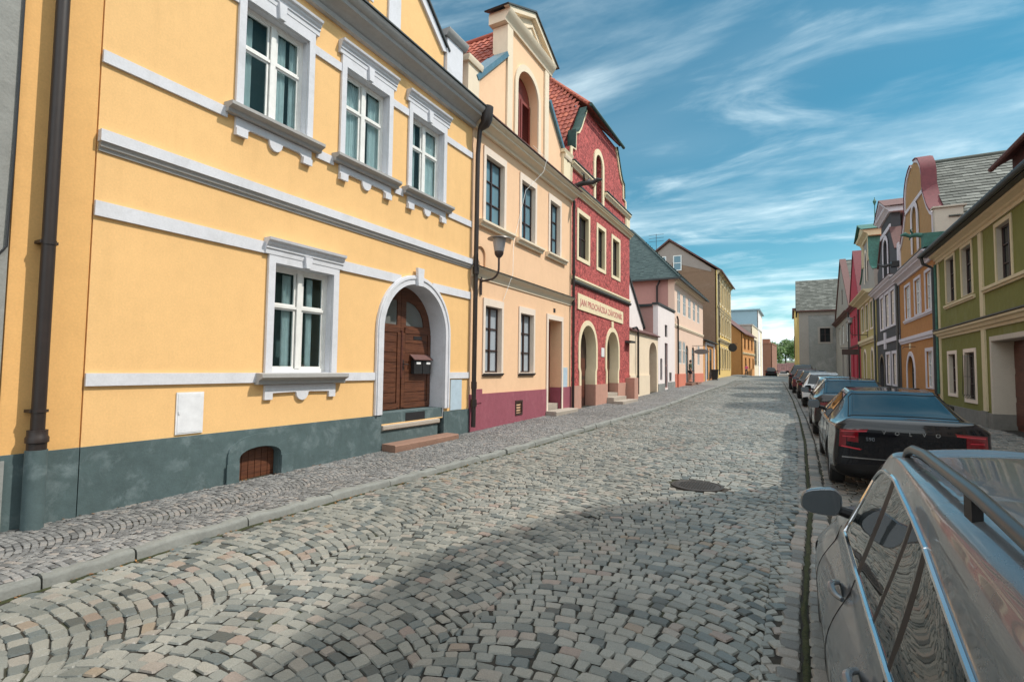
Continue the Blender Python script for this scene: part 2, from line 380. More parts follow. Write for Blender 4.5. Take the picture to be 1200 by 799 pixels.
def mesh_obj(name, v, f, mat, parent=None, origin=None, smooth=35, fixn=True):
    if name in SPLIT and parent is not None and len(v) < 20000:
        par = list(range(len(v)))
        def find(a):
            while par[a] != a: par[a] = par[par[a]]; a = par[a]
            return a
        for fc in f:
            r0 = find(fc[0])
            for q in fc[1:]: par[find(q)] = r0
        comp = {}
        for fc in f: comp.setdefault(find(fc[0]), []).append(fc)
        if 1 < len(comp) <= 26:
            for ff in comp.values():
                used = sorted({i for fc in ff for i in fc}); mp = {q: i for i, q in enumerate(used)}
                o = mesh_obj(name + '\0', [v[i] for i in used], [tuple(mp[i] for i in fc) for fc in ff], mat, parent, origin, smooth, fixn)
            return o
    name = name.rstrip('\0')
    o0 = ORG.get(parent.name) if parent else (origin or (0, 0, 0))
    me = bpy.data.meshes.new(name)
    if len(v):
        arr = np.array(v, dtype=float) - np.array(o0)
        me.from_pydata(arr.tolist(), [], f)
    if fixn:
        bm = bmesh.new(); bm.from_mesh(me); bmesh.ops.recalc_face_normals(bm, faces=bm.faces); bm.to_mesh(me); bm.free()
    if smooth:
        me.polygons.foreach_set('use_smooth', [True] * len(me.polygons)); me.set_sharp_from_angle(angle=radians(smooth))
    me.materials.append(M[mat] if isinstance(mat, str) else mat)
    o = bpy.data.objects.new(name, me); COL.objects.link(o)
    ORG[o.name] = o0
    if parent: o.parent = parent
    else: o.location = o0
    return o
def tag(o, label=None, cat=None, group=None, kind=None):
    if label: o['label'] = label
    if cat: o['category'] = cat
    if group: o['group'] = group
    if kind: o['kind'] = kind
    return o
def thing(name, loc, label, cat, group=None):
    o = bpy.data.objects.new(name, None); COL.objects.link(o); o.location = loc; o.empty_display_size = 0.3
    ORG[o.name] = tuple(loc); return tag(o, label, cat, group)

XL, XR = -7.2, 5.06
TL = lambda u, d, v: (XL + d, u, v)
TR = lambda u, d, v: (XR - d, u, v)

def arch_loop(u0, u1, v0, vs, vt, n=18):
    c = (u0 + u1) / 2; a = (u1 - u0) / 2
    return [(u0, v0), (u1, v0)] + [(c + a * cos(pi * i / n), vs + (vt - vs) * sin(pi * i / n)) for i in range(n + 1)]
def rect(u0, u1, v0, v1): return [(u0, v0), (u1, v0), (u1, v1), (u0, v1)]
def open_arch(u0, u1, v0, vs, vt, n=18):     # left foot -> over the top -> right foot
    c = (u0 + u1) / 2; a = (u1 - u0) / 2
    return [(u0, v0)] + [(c - a * cos(pi * i / n), vs + (vt - vs) * sin(pi * i / n)) for i in range(n + 1)] + [(u1, v0)]

# ------------------------------------------------------------------ ground profile
ZY = [-40, -5, 3, 8, 11, 17, 25, 30, 37, 45, 52, 64, 80, 88, 94, 100, 110, 130, 160, 220, 500]
ZZ = [0.0, 0.0, .06, .13, .17, .27, .32, .42, .56, .66, .76, .98, 1.15, 1.17, 1.08, .85, .35, -1.0, -3.4, -6, -9]
def zs(y): return float(np.interp(y, ZY, ZZ))
KY = [-40, 1.7, 3.4, 5.2, 9.7, 17.5, 21, 31, 45, 75, 130]; KX = [-5.57, -5.57, -5.62, -5.57, -5.25, -4.92, -4.87, -4.97, -4.97, -5.69, -6.0]
GY = [-40, 4, 5, 7.8, 14.2, 21, 30, 44, 62, 80, 130]; GX = [.02, .06, .08, .2, .28, .24, .09, -.3, -.81, -1.2, -1.6]
def kx(y): return float(np.interp(y, KY, KX))
def gx(y): return float(np.interp(y, GY, GX))
def zroad(x, y):
    a, b = kx(y), gx(y)
    t = (x - (a + b) / 2) / ((b - a) / 2)
    if x <= b: return zs(y) - 0.155 + 0.03 * max(0, 1 - t * t)
    return zs(y) - 0.155 + 0.022 * (x - b)
def zwalk(x, y):
    a = kx(y); t = min(1, max(0, (a - x) / (a - XL))); return zs(y) - 0.06 + 0.06 * t

def sheet(name, xf, ys, zf, mat, nx=6):
    mb = MB(); vs = []; fs = []
    for y in ys:
        x0, x1 = xf(y)
        for i in range(nx + 1):
            x = x0 + (x1 - x0) * i / nx; vs.append((x, y, zf(x, y)))
    for j in range(len(ys) - 1):
        for i in range(nx):
            a = j * (nx + 1) + i; fs.append((a, a + 1, a + nx + 2, a + nx + 1))
    mb.add(vs, fs); return tag(mb.build(name, mat), kind='structure')
YS = [-40, -20, -5, -2, 0] + [i * 1.0 for i in range(1, 131)] + [140, 160, 190, 220, 300, 500]
sheet('ground', lambda y: (-700, 700), [-500, -60, -20, 60, 95, 130, 160, 220, 300, 500, 900, 2500], lambda x, y: zs(y) - 0.6 if y < 96 else zs(min(y, 500)) - .8 + (max(0, y - 230) * .06 if y < 700 else 28), 'field', 1)
sheet('road_bed', lambda y: (kx(y), gx(y)), YS, lambda x, y: zroad(x, y) - 0.014, 'joint_dirt', 8)
sheet('pavement_bed', lambda y: (XL - .3, kx(y) - .13), YS, lambda x, y: zwalk(x, y) - 0.012, 'joint_dirt', 3)
sheet('parking_bed', lambda y: (gx(y), XR + 1.2), YS, lambda x, y: zroad(x, y) - 0.016, 'joint_dirt', 6)

RG = np.random.default_rng(3)
def stones(name, quads, zf, mat, inset=0.008, height=0.012, gap=0.0045, kind='structure', jit=0.008, zj=0.0035):
    """quads: list of 4 (x,y) corners -> rounded setts, one mesh"""
    Q = np.array(quads); n = len(Q)
    Q = Q + RG.normal(0, jit, Q.shape)
    c = Q.mean(1, keepdims=True)
    vec = Q - c; ln = np.linalg.norm(vec, axis=2, keepdims=True)
    def shrink(g): return c + vec * np.clip((ln - g) / ln, 0.3, 1)
    def octa(P, cut):
        o = np.empty((n, 8, 2))
        for i in range(4):
            a, b = P[:, i], P[:, (i + 1) % 4]
            o[:, 2 * i] = a + (b - a) * cut; o[:, 2 * i + 1] = a + (b - a) * (1 - cut)
        return o
    ringA = octa(shrink(gap), 0.09); ringB = octa(shrink(gap + inset), 0.14)
    zc = np.array([zf(x, y) for x, y in c[:, 0]]) + RG.normal(0, zj, n)
    tilt = RG.normal(0, 0.024, (n, 2))
    vs = np.empty((n, 16, 3))
    vs[:, :8, :2] = ringA; vs[:, 8:, :2] = ringB
    zt = zc[:, None] + ((vs[:, :, :2] - c) * tilt[:, None, :]).sum(2)
    vs[:, :8, 2] = zt[:, :8] - height; vs[:, 8:, 2] = zt[:, 8:]
    faces = []
    for b in range(0, n * 16, 16):
        faces.append(tuple(range(b + 8, b + 16)))
        for i in range(8):
            j = (i + 1) % 8; faces.append((b + i, b + j, b + 8 + j, b + 8 + i))
    o = mesh_obj(name, vs.reshape(-1, 3), faces, mat, smooth=0, fixn=False)
    return tag(o, kind=kind)
def arcs(x0, x1, y0, y1, Wb, p, sw, half, keep):
    out = []
    a0 = radians(half); R = Wb / (2 * sin(a0)); nb = int(math.ceil((x1 - x0) / Wb)); ns = max(4, round(2 * a0 * R / sw))
    rise = R * (1 - cos(a0))
    for b in range(nb):
        xc = x0 + (b + .5) * Wb; off = random.uniform(0, p)
        r0 = int((y0 - rise) / p) - 1; r1 = int((y1 + rise) / p) + 2
        for r in range(r0, r1):
            yb = r * p + off; sh = random.uniform(0, 1)
            cuts = [0.0]
            th = -sh
            edges = [-a0]
            pos = -a0 + (1 - sh * .6) * 2 * a0 / ns
            while pos < a0 - 0.4 * 2 * a0 / ns:
                edges.append(pos); pos += 2 * a0 / ns * random.uniform(0.72, 1.3)
            edges.append(a0)
            for i in range(len(edges) - 1):
                q = []
                for th, rr in ((edges[i], 0), (edges[i + 1], 0), (edges[i + 1], 1), (edges[i], 1)):
                    X_ = xc + R * sin(th) + rr * p * cos(th) * sin(th); Y_ = yb + R * cos(th) - R + rr * p * cos(th) * cos(th)
                    if abs(X_ - xc) > Wb / 2 + .015: X_ = xc + (Wb / 2 + .015) * (1 if X_ > xc else -1)
                    q.append((X_, Y_))
                cx = sum(z[0] for z in q) / 4; cy = sum(z[1] for z in q) / 4
                if keep(cx, cy): out.append(q)
    return out
MH = (-1.31, 8.5)
road_q = arcs(-5.9, 0.45, -3.0, 60, 1.90, .106, .126, 32,
              lambda x, y: kx(y) + .05 < x < gx(y) - .04 and -2.5 < y < 60 and (x - MH[0]) ** 2 + (y - MH[1]) ** 2 > .42 ** 2 and x < gx(y) - .145)
stones('road', road_q, zroad, 'road_cobble')
walk_q = arcs(XL, -4.7, 0.5, 44, 0.95, .062, .072, 38, lambda x, y: XL + .03 < x < kx(y) - .11 and 0.9 < y < 44)
stones('pavement', walk_q, zwalk, 'pavement_cobble', 0.008, 0.008, 0.003, jit=.003, zj=.0025)
sheet('far_road', lambda y: (kx(y), gx(y)), [y for y in YS if y >= 59.5], zroad, 'far_paving', 8)
sheet('far_pavement', lambda y: (XL - .3, kx(y) - .13), [y for y in YS if y >= 43.5], zwalk, 'far_paving', 3)
# gutter rows and parking strip
gq = []; y = -2.5
while y < 60:
    l = random.uniform(.11, .16)
    x = gx(y); gq.append([(x + .02, y), (x + .19 + random.uniform(-.01, .02), y), (x + .19, y + l), (x + .02, y + l)]); y += l
y = -2.5
while y < 60:
    l = random.uniform(.10, .15); x = gx(y); gq.append([(x - .16 + random.uniform(-.02, .02), y), (x - .03, y), (x - .03, y + l), (x - .16 + random.uniform(-.02, .02), y + l)]); y += l
y = -2.5
pq = []
while y < 58:
    l = random.uniform(.11, .135); x = gx(y) + .22
    while x < XR - .05:
        w = random.uniform(.11, .18)
        pq.append([(x, y), (x + w, y), (x + w, y + l), (x, y + l)]); x += w
    y += l
stones('gutter', gq, lambda x, y: zroad(x, y) + .005, 'sett_stone', 0.014, 0.018, jit=.005)
stones('parking_strip', pq, zroad, 'sett_stone', 0.013, 0.016)
sheet('far_parking', lambda y: (gx(y), XR + 1.2), [y for y in YS if y >= 57.5], zroad, 'far_paving', 5)
def moss_strip(y0, y1, xf, w, name):
    vs = []; fs = []; ys = np.arange(y0, y1, .12)
    for i, y in enumerate(ys):
        x = xf(y) + random.uniform(-.01, .01); ww = w * random.uniform(.6, 1.1)
        z = zroad(x, y)
        vs += [(x - ww, y, z - .012), (x - ww * .3, y, z - .001 + random.uniform(-.003, .003)), (x + ww * .4, y, z - .001 + random.uniform(-.003, .003)), (x + ww, y, z - .012)]
        if i: b = 4 * i; fs += [(b - 4 + j, b - 3 + j, b + 1 + j, b + j) for j in range(3)]
    return tag(mesh_obj(name, vs, fs, 'moss', smooth=60), kind='stuff')
moss_strip(-2, 70, lambda y: gx(y) - .005, .024, 'moss')
moss_strip(-2, 50, lambda y: kx(y) + .02, .035, 'kerb_dirt')
# kerb stones
vs = MB(); y = -4.0
while y < 96:
    l = random.uniform(.7, 1.5); g = .010
    for _ in (0,):
        sub = []
        jx = random.uniform(-.012, .012); jz = random.uniform(-.008, .008)
        n = 9; P = []
        for i in range(n + 1):
            yy = y + g + (l - 2 * g) * i / n; x = kx(yy) + jx + random.uniform(-.02, .02); z = zs(yy) - .055 + jz + random.uniform(-.011, .011)
            lo = zs(yy) - .26
            P.append([(x - .15 + random.uniform(-.012, .012), yy, z - .006), (x - .04 + random.uniform(-.01, .01), yy, z), (x - .008, yy, z - .012), (x + .004, yy, z - .035), (x + .012, yy, lo), (x - .15, yy, lo)])
        flat = [p for r in P for p in r]; fs = []
        for i in range(n):
            for j in range(6):
                a = i * 6 + j; b = i * 6 + (j + 1) % 6; fs.append((a, b, b + 6, a + 6))
        fs += [tuple(range(6)), tuple(range(n * 6 + 5, n * 6 - 1, -1))]
        vs.add(flat, fs)
    y += l
tag(vs.build('kerb', 'granite_kerb', smooth=50), kind='structure')
# dead leaves and grit caught along the kerb
foliage('dead_leaf', (0.10, 0.04, 0.015), (0.30, 0.15, 0.05))
mb = MB()
for i in range(420):
    y = random.uniform(1.5, 26) if i % 3 else random.uniform(1.5, 9); x = kx(y) + abs(random.gauss(.02, .07)) if i % 4 else XL + abs(random.gauss(.03, .06)) + .02
    z = (zroad(x, y) if x > kx(y) else zwalk(x, y)) + .006; a = random.uniform(0, 6.28); q = random.uniform(.008, .026); u = Vector((cos(a), sin(a), random.uniform(-.3, .3))) * q; w = Vector((-sin(a), cos(a), random.uniform(-.3, .3))) * q * .5
    p = Vector((x, y, z)); mb.add([tuple(p - u), tuple(p + w), tuple(p + u), tuple(p - w)], [(0, 1, 2, 3)])
tag(mb.build('fallen_leaves', 'dead_leaf', smooth=0), kind='stuff')
# manhole cover
mz = zroad(*MH) + .002
mt = thing('manhole_cover', (MH[0], MH[1], mz), 'round cast iron manhole cover set in the cobbled road', 'manhole cover')
mb = MB(); mb.lathe([(.385, mz - .05), (.385, mz + .004), (.345, mz + .006), (.335, mz - .006)], MH, 40); mb.build('rim', 'cast_iron', mt)
mb = MB(); mb.lathe([(.332, mz - .03), (.332, mz + .002), (.30, mz + .003)], MH, 40)
for i in range(-7, 8):
    for j in range(-7, 8):
        if i * i + j * j < 46:
            a, b = MH[0] + i * .041, MH[1] + j * .041; mb.box(a - .013, a + .013, b - .013, b + .013, mz + .001, mz + .009)
mb.build('lid', 'cast_iron', mt)

# ------------------------------------------------------------------ building kit
LG, RGP = 'row houses along the left side of the street', 'row houses along the right side of the street'
def house(name, T, u0, u1, label, group):
    uc = (u0 + u1) / 2; p = T(uc, -3, zs(uc) - .1); return thing(name, p, label, 'house', group)

def add_window(root, T, outer, hole, depth=.2, sur='white_trim', surd=.035, frame='white_frame', pane='dark_pane', cols=2, rows=(.66,),
               sill=None, sillmat=None, arch=None, head=None, curtain=None, fw=.05, interior=False, name='window', room=.28, reveal=None, label=None):
    """outer/hole = (u0,u1,v0,v1); arch = spring height fraction of the hole; returns hole loop for the wall"""
    u0, u1, v0, v1 = hole
    loop = arch_loop(u0, u1, v0, v0 + (v1 - v0) * arch, v1) if arch else rect(*hole)
    mb = MB(T)
    if outer:
        a, b, c, e = outer
        if arch:
            vs_ = v0 + (v1 - v0) * arch
            mb.trim(open_arch(a, b, c, vs_, e), open_arch(u0, u1, c, vs_, v1), .003, surd)
        else:
            if c < v0 - .001:
                mb.trim([(a, c), (a, e), (b, e), (b, c)], [(u0, v0), (u0, v1), (u1, v1), (u1, v0)], .003, surd, closed=True)
            else:
                mb.trim([(a, c), (a, e), (b, e), (b, c)], [(u0, c), (u0, v1), (u1, v1), (u1, c)], .003, surd)
                # inner raised bead, set off the flat band
                mb.trim([(a + .025, c), (a + .025, e - .025), (b - .025, e - .025), (b - .025, c)],
                        [(a + .055, c), (a + .055, e - .055), (b - .055, e - .055), (b - .055, c)], surd + .001, surd + .012)
        if head:
            h0, h1, ext = head      # v from, v to, side overhang
            H = h1 - h0
            mb.profile([(.002, h0), (surd + .008, h0), (surd + .012, h0 + H * .30), (surd + .03, h0 + H * .36), (surd + .03, h0 + H * .52), (surd + .055, h0 + H * .62), (surd + .06, h0 + H * .76), (surd + .10, h0 + H * .84), (surd + .11, h1), (.002, h1)], a - ext, b + ext)
            uc = (a + b) / 2; mb.prism([(uc - .05, v1 + .005), (uc + .05, v1 + .005), (uc + .07, h0 + H * .28), (uc - .07, h0 + H * .28)], surd + .003, surd + .055)
        w = mb.build(name, sur, root)
    else:
        w = None
    fb = MB(T); d1 = -depth + .05; d0 = -depth
    if arch:
        vs_ = v0 + (v1 - v0) * arch
        fb.trim(open_arch(u0 + .002, u1 - .002, v0, vs_, v1 - .002), open_arch(u0 + fw, u1 - fw, v0 + fw, vs_, v1 - fw), d0, d1)
        fb.box(u0 + fw, u1 - fw, d0, d1, v0 + .002, v0 + fw)
    else:
        fb.trim([(u0 + .002, v0 + .002), (u0 + .002, v1 - .002), (u1 - .002, v1 - .002), (u1 - .002, v0 + .002)],
                [(u0 + fw, v0 + fw), (u0 + fw, v1 - fw), (u1 - fw, v1 - fw), (u1 - fw, v0 + fw)], d0, d1, closed=True)
    top = v0 + fw if False else v1 - fw
    if arch: top = v1 - fw - (v1 - v0) * (1 - arch) * .12
    for i in range(1, cols):
        x = u0 + (u1 - u0) * i / cols; fb.box(x - fw * .65, x + fw * .65, d0 + .004, d1 + .012, v0 + fw, top)
    for r in rows:
        z = v0 + (v1 - v0) * r; fb.box(u0 + fw, u1 - fw, d0 + .007, d1 + .006, z - fw * .32, z + fw * .32)
    if frame == 'white_frame' and cols == 2 and not arch and len(rows) == 1:
        zr_ = v0 + (v1 - v0) * rows[0]; um = (u0 + u1) / 2
        for a_, b_ in ((u0 + fw, um - fw * .9), (um + fw * .9, u1 - fw)):
            for c_, e_ in ((v0 + fw, zr_ - fw * .32), (zr_ + fw * .32, v1 - fw)):
                q = .032; fb.trim([(a_, c_), (a_, e_), (b_, e_), (b_, c_)], [(a_ + q, c_ + q), (a_ + q, e_ - q), (b_ - q, e_ - q), (b_ - q, c_ + q)], d0 + .002, d1 - .016, closed=True)
    if w: f = fb.build('casement', frame, w)
    else: w = f = fb.build(name, frame, root)
    if label: w['label'] = label
    pb = MB(T)
    pl = arch_loop(u0 + .01, u1 - .01, v0 + .01, v0 + (v1 - v0) * arch, v1 - .01) if arch else rect(u0 + .01, u1 - .01, v0 + .01, v1 - .01)
    pb.prism(pl, d0 + .012, d0 + .020); pb.build('pane', pane, w)
    if reveal:
        rv = MB(T); q = .006
        if arch: rv.trim(open_arch(u0 + .001, u1 - .001, v0, v0 + (v1 - v0) * arch, v1 - .001), open_arch(u0 + q, u1 - q, v0, v0 + (v1 - v0) * arch, v1 - q), -depth + .052, .002)
        else: rv.trim([(u0 + .001, v0 + .001), (u0 + .001, v1 - .001), (u1 - .001, v1 - .001), (u1 - .001, v0 + .001)], [(u0 + q, v0 + q), (u0 + q, v1 - q), (u1 - q, v1 - q), (u1 - q, v0 + q)], -depth + .052, .002, closed=True)
        rv.build('reveal', reveal, w)
    if interior:
        ib = MB(T); ib.box(u0 - .2, u1 + .2, -depth - room - .06, -depth - room, v0 - .2, v1 + .2); ib.build('room_backing', 'interior_dark', w)
    if curtain:
        for (c0, c1, cv0, cv1) in curtain:
            cb = MB(T); n = 28; vs = []
            for i in range(n + 1):
                u = c0 + (c1 - c0) * i / n; d = -depth - .05 + .018 * sin(i * 1.9) + .008 * sin(i * .7 + u)
                vs += [(u, d, cv0), (u, d, cv1)]
            cb.add(vs, [(2 * i, 2 * i + 2, 2 * i + 3, 2 * i + 1) for i in range(n)]); cb.build('curtain', 'curtain', w)
    if sill:
        a, b, c, e, dp = sill; sb = MB(T); H = e - c
        sb.profile([(.002, c), (dp * .55, c), (dp * .6, c + H * .35), (dp * .9, c + H * .5), (dp, c + H * .6), (dp, c + H * .92), (.002, e), (-depth + .06, e), (-depth + .06, e - .015), (.002, e - .02)], a, b)
        sb.build('sill', sillmat or 'grey_trim', w)
    return loop

def cornice(root, T, u0, u1, prof, mat, name='cornice', parent=None):
    return MB(T).profile(prof, u0, u1).build(name, mat, parent or root)
def band_prof(v0, v1, d): H = v1 - v0; return [(.002, v0), (d * .5, v0), (d * .6, v0 + H * .3), (d, v0 + H * .42), (d, v0 + H * .92), (.002, v1)]
def big_prof(v0, v1, d):
    H = v1 - v0; return [(.002, v0), (d * .22, v0), (d * .26, v0 + H * .18), (d * .20, v0 + H * .2), (d * .34, v0 + H * .36), (d * .5, v0 + H * .46), (d * .72, v0 + H * .52),
                         (d * .74, v0 + H * .68), (d * .84, v0 + H * .72), (d * .98, v0 + H * .86), (d, v0 + H * .97), (.002, v1)]

def tile_slope(mb, P, U, V, tw=.22, th=.34, wave=.035, lo=None, hi=None, flat=False, step=.03):
    """rows of separate tiles from eave corner P; U along the eave, V up the slope"""
    P, U, V = Vector(P), Vector(U), Vector(V); lu, lv = U.length, V.length; u, v = U / lu, V / lv
    n = u.cross(v).normalized()
    if n.z < 0: n = -n
    nr = max(1, int(lv / th))
    for r in range(nr):
        y0, y1 = r * th, min(lv, (r + 1) * th + .04)
        a = lo(r * th / lv) * lu if lo else 0; b = hi(r * th / lv) * lu if hi else lu
        x = a - (tw * .5 if (flat and r % 2) else 0)
        while x < b - tw * .3:
            x1 = min(x + tw, b); x0 = max(x, a)
            jz = random.uniform(-.004, .006); jy = random.uniform(-.008, .008)
            if flat: pr = [(0, 0), (1, 0)]
            else: pr = [(0, .2), (.2, .75), (.42, 1), (.65, .55), (.85, 0), (1, .2)]
            vs = []
            for t, h in pr:
                for yy, base in ((y0 + jy, step), (y1, .002)):
                    vs.append(tuple(P + u * (x0 + (x1 - x0) * t * (0.985 if flat else 1)) + v * yy + n * (base + h * wave + jz)))
            for t, h in pr: vs.append(tuple(P + u * (x0 + (x1 - x0) * t) + v * (y0 + jy) + n * (step + h * wave + jz - .022)))
            m = len(pr)
            mb.add(vs, [(2 * i, 2 * i + 2, 2 * i + 3, 2 * i + 1) for i in range(m - 1)] + [(2 * i, 2 * m + i, 2 * m + i + 1, 2 * i + 2) for i in range(m - 1)])
            x += tw
    mb.add([tuple(P), tuple(P + U * (hi(0) if hi else 1)), tuple(P + U * (hi(1) if hi else 1) + V), tuple(P + U * (lo(1) if lo else 0) + V)], [(0, 1, 2, 3)])

def cross_roof(root, T, u0, u1, ve, vr, depth, mat, d0=-.15, near=True, far=True, flat=False, tw=.22, th=.34, uc=None, ridge='same', hip=0):
    """gabled roof with its ridge at right angles to the street"""
    uc = uc or (u0 + u1) / 2; mb = MB()
    for a, on in ((u0, near), (u1, far)):
        if not on: continue
        p = Vector(T(a, d0, ve)); e = Vector(T(a, d0 - depth, ve)) - p; up = Vector(T(uc, d0, vr)) - p
        L = e.length
        tile_slope(mb, p, e, up, tw, th, .035, flat=flat, lo=(lambda t: hip * t / L) if hip else None)
    rf = mb.build('roof', mat, root, smooth=30, fixn=False)
    rb = MB(T); rb.tube([(uc, d0 - hip, vr + .03), (uc, d0 - depth, vr + .03)], .09, 8); rb.build('ridge', mat if ridge == 'same' else ridge, rf)
    return rf
def pipe(root, pts, r, mat='dark_pipe', T=None, collars=(), name='downpipe', parent=None):
    mb = MB(T); mb.tube(pts, r, 12)
    for (p, rr, h) in collars:
        mb.tube([(p[0], p[1], p[2] - h / 2), (p[0], p[1], p[2] + h / 2)], rr, 14)
    return mb.build(name, mat, parent or root)
def body(mb, u0, u1, v0, v1, depth=8.5, d1=-.38): mb.box(u0 + .012, u1 - .012, -depth, d1, v0, v1)

# ================================================================== LEFT ROW
# ---- grey roughcast house at the picture's edge
h = house('grey_house', TL, -6, 2.1, 'grey roughcast house front beside the yellow house, cut by the picture edge', LG)
mb = MB(TL); mb.box(-6, 2.13, -8, 0.02, 0.75, 10); mb.build('wall', 'grey_roughcast', h)
mb = MB(TL); mb.box(-6, 2.14, -7.9, 0.05, -.4, .75); mb.box(1.6, 2.19, 0.05, .065, -.3, .78); mb.build('plinth', 'old_grey_render', h)
mb = MB(TL); mb.tube([(2.128, .03, 10), (2.125, .035, 4.2), (2.11, .04, 3.0), (1.95, .04, 2.75), (1.6, .04, 2.7)], .012, 6); mb.build('cable', 'black_metal', h)

# ---- yellow house
h = house('yellow_house', TL, 2.15, 10.92, 'big yellow plastered house with white bands, arched wooden door and three fancy upper windows', LG)
holes = []
for c, cur in ((5.2, ((-.52, -.30), (-.02, .30), (.38, .52))), (7.19, ((-.52, -.05), (.22, .52))), (9.08, ((-.52, -.2), (.05, .52)))):
    o = (c - .69, c + .69, 5.60, 7.55); hl = (c - .575, c + .575, 5.62, 7.34)
    lp = add_window(h, TL, o, hl, .17, surd=.05, reveal='white_trim', head=(7.53, 7.77, .07), frame='white_frame', pane='clear_pane', rows=(.62,), fw=.07,
                    sill=(c - .84, c + .84, 5.47, 5.62, .20), interior=True, curtain=[(c + a, c + b, 5.66, 7.25) for a, b in cur])
    holes.append((lp, .24))
    mb = MB(TL); A = [(c - .68, 5.46), (c + .68, 5.46), (c + .68, 5.20), (c + .50, 5.20), (c + .50, 5.30), (c + .44, 5.34), (c + .14, 5.34)]
    A += [(c + .12 * cos(pi * i / 8), 5.33 - .14 * sin(pi * i / 8)) for i in range(9)] + [(c - .14, 5.34), (c - .44, 5.34), (c - .50, 5.30), (c - .50, 5.20), (c - .68, 5.20)]
    mb.prism(A, .002, .045)
    for q in (c - .59, c + .59): mb.box(q - .09, q + .09, .046, .075, 5.19, 5.30)
    mb.build('window_apron', 'white_trim', h)
c = 5.86
lp = add_window(h, TL, (c - .71, c + .71, 1.66, 3.55), (c - .59, c + .59, 1.68, 3.42), .17, surd=.05, reveal='white_trim', head=(3.54, 3.79, .07), pane='clear_pane', rows=(.62,), fw=.07,
                sill=(c - .86, c + .86, 1.50, 1.68, .20), interior=True, room=.6, curtain=[(c - .26, c - .1, 1.7, 3.3), (c + .22, c + .34, 1.7, 3.3)])
holes.append((lp, .24))
mb = MB(TL); A = [(c - .70, 1.49), (c + .70, 1.49), (c + .70, 1.26), (c + .56, 1.26), (c + .56, 1.36), (c + .14, 1.37)]
A += [(c + .12 * cos(pi * i / 8), 1.36 - .13 * sin(pi * i / 8)) for i in range(9)] + [(c - .14, 1.37), (c - .56, 1.36), (c - .56, 1.26), (c - .70, 1.26)]
mb.prism(A, .002, .045); mb.build('window_apron', 'white_trim', h)
# pot plant on the inner sill
pl = thing('pot_plant', TL(c + .20, -.24, 1.70), 'small green pot plant inside the ground floor window of the yellow house', 'plant')
mb = MB(); b0 = Vector(TL(c + .20, -.27, 1.70)); mb.lathe([(.05, b0.z), (.07, b0.z + .11)], (b0.x, b0.y), 12); mb.build('pot', 'sandstone_step', pl)
mb = MB()
for i in range(60):
    a = random.uniform(0, 2 * pi); e = random.uniform(.1, 1.3); L = random.uniform(.1, .22); p0 = b0 + Vector((0, 0, .10)); dr = Vector((cos(a) * cos(e) * .4, sin(a) * cos(e), sin(e))) * L
    sd = Vector((-sin(a), cos(a), .3)) * .018; mb.add([tuple(p0), tuple(p0 + dr * .6 + sd), tuple(p0 + dr), tuple(p0 + dr * .6 - sd)], [(0, 1, 2, 3)])
mb.build('leaves', 'leaf_plant', pl, smooth=0)
dh = arch_loop(7.74, 9.88, .64, 2.55, 3.62, 24); holes.append((dh, .46))
mb = MB(TL); mb.wall(rect(2.86, 10.92, .62, 8.46), holes, 0, -.52); mb.box(2.86, 7.74, -.52, -.22, -.3, .62); mb.box(9.88, 10.92, -.52, -.02, -.3, .62); body(mb, 2.15, 10.92, -.3, 8.46, 9, -.95); mb.build('wall', 'yellow_plaster', h)
mb = MB(TL); mb.box(2.15, 2.845, -.5, -.004, .6, 8.46); mb.box(2.845, 2.86, -.5, -.03, .3, 8.46); mb.build('corner_strip', 'orange_yellow_plaster', h)
# reveal lining of the doorway in white
mb = MB(TL); n = 24
A = open_arch(7.745, 9.875, .62, 2.55, 3.615, n); B = open_arch(7.77, 9.85, .62, 2.55, 3.59, n); mb.trim(A, B, -.455, .002)
A = open_arch(7.57, 10.04, .84, 2.55, 3.79, n); B = open_arch(7.765, 9.855, .84, 2.55, 3.595, n); mb.trim(A, B, .003, .055)
A = open_arch(7.60, 10.01, .84, 2.55, 3.76, n); B = open_arch(7.65, 9.96, .84, 2.55, 3.71, n); mb.trim(A, B, .056, .075)
mb.prism([(8.73, 3.56), (8.89, 3.56), (8.92, 3.95), (8.70, 3.95)], .05, .12); mb.build('door_surround', 'white_trim', h)
# bands
mb = MB(TL)
for a, b in ((2.86, 5.15), (6.57, 8.26), (9.35, 10.92)): mb.box(a, b, .002, .035, 3.54, 3.72)
mb.box(2.86, 10.92, .002, .085, 4.43, 4.57)
for a, b in ((2.86, 5.03), (6.71, 7.57), (10.04, 10.92)): mb.box(a, b, .002, .035, 1.53, 1.68)
for a, b in ((2.86, 4.40), (6.0, 6.38), (8.0, 8.26), (9.9, 10.92)): mb.box(a, b, .002, .035, 5.40, 5.55)
for a, b in ((2.86, 4.51), (5.89, 6.50), (7.88, 8.39), (9.77, 10.92)): mb.box(a, b, .002, .035, 7.20, 7.35)
mb.build('wall_band', 'white_trim', h)
cornice(h, TL, 2.87, 10.92, [(.002, 4.32), (.02, 4.32), (.03, 4.36), (.05, 4.37), (.06, 4.41), (.075, 4.428), (.002, 4.428)], 'grey_trim', 'string_moulding')
cornice(h, TL, 2.15, 10.93, big_prof(8.02, 8.46, .44), 'grey_trim')
mb = MB(TL); mb.box(2.15, 10.94, .0, .47, 8.462, 8.49); mb.build('gutter_cap', 'coping_dark', h)
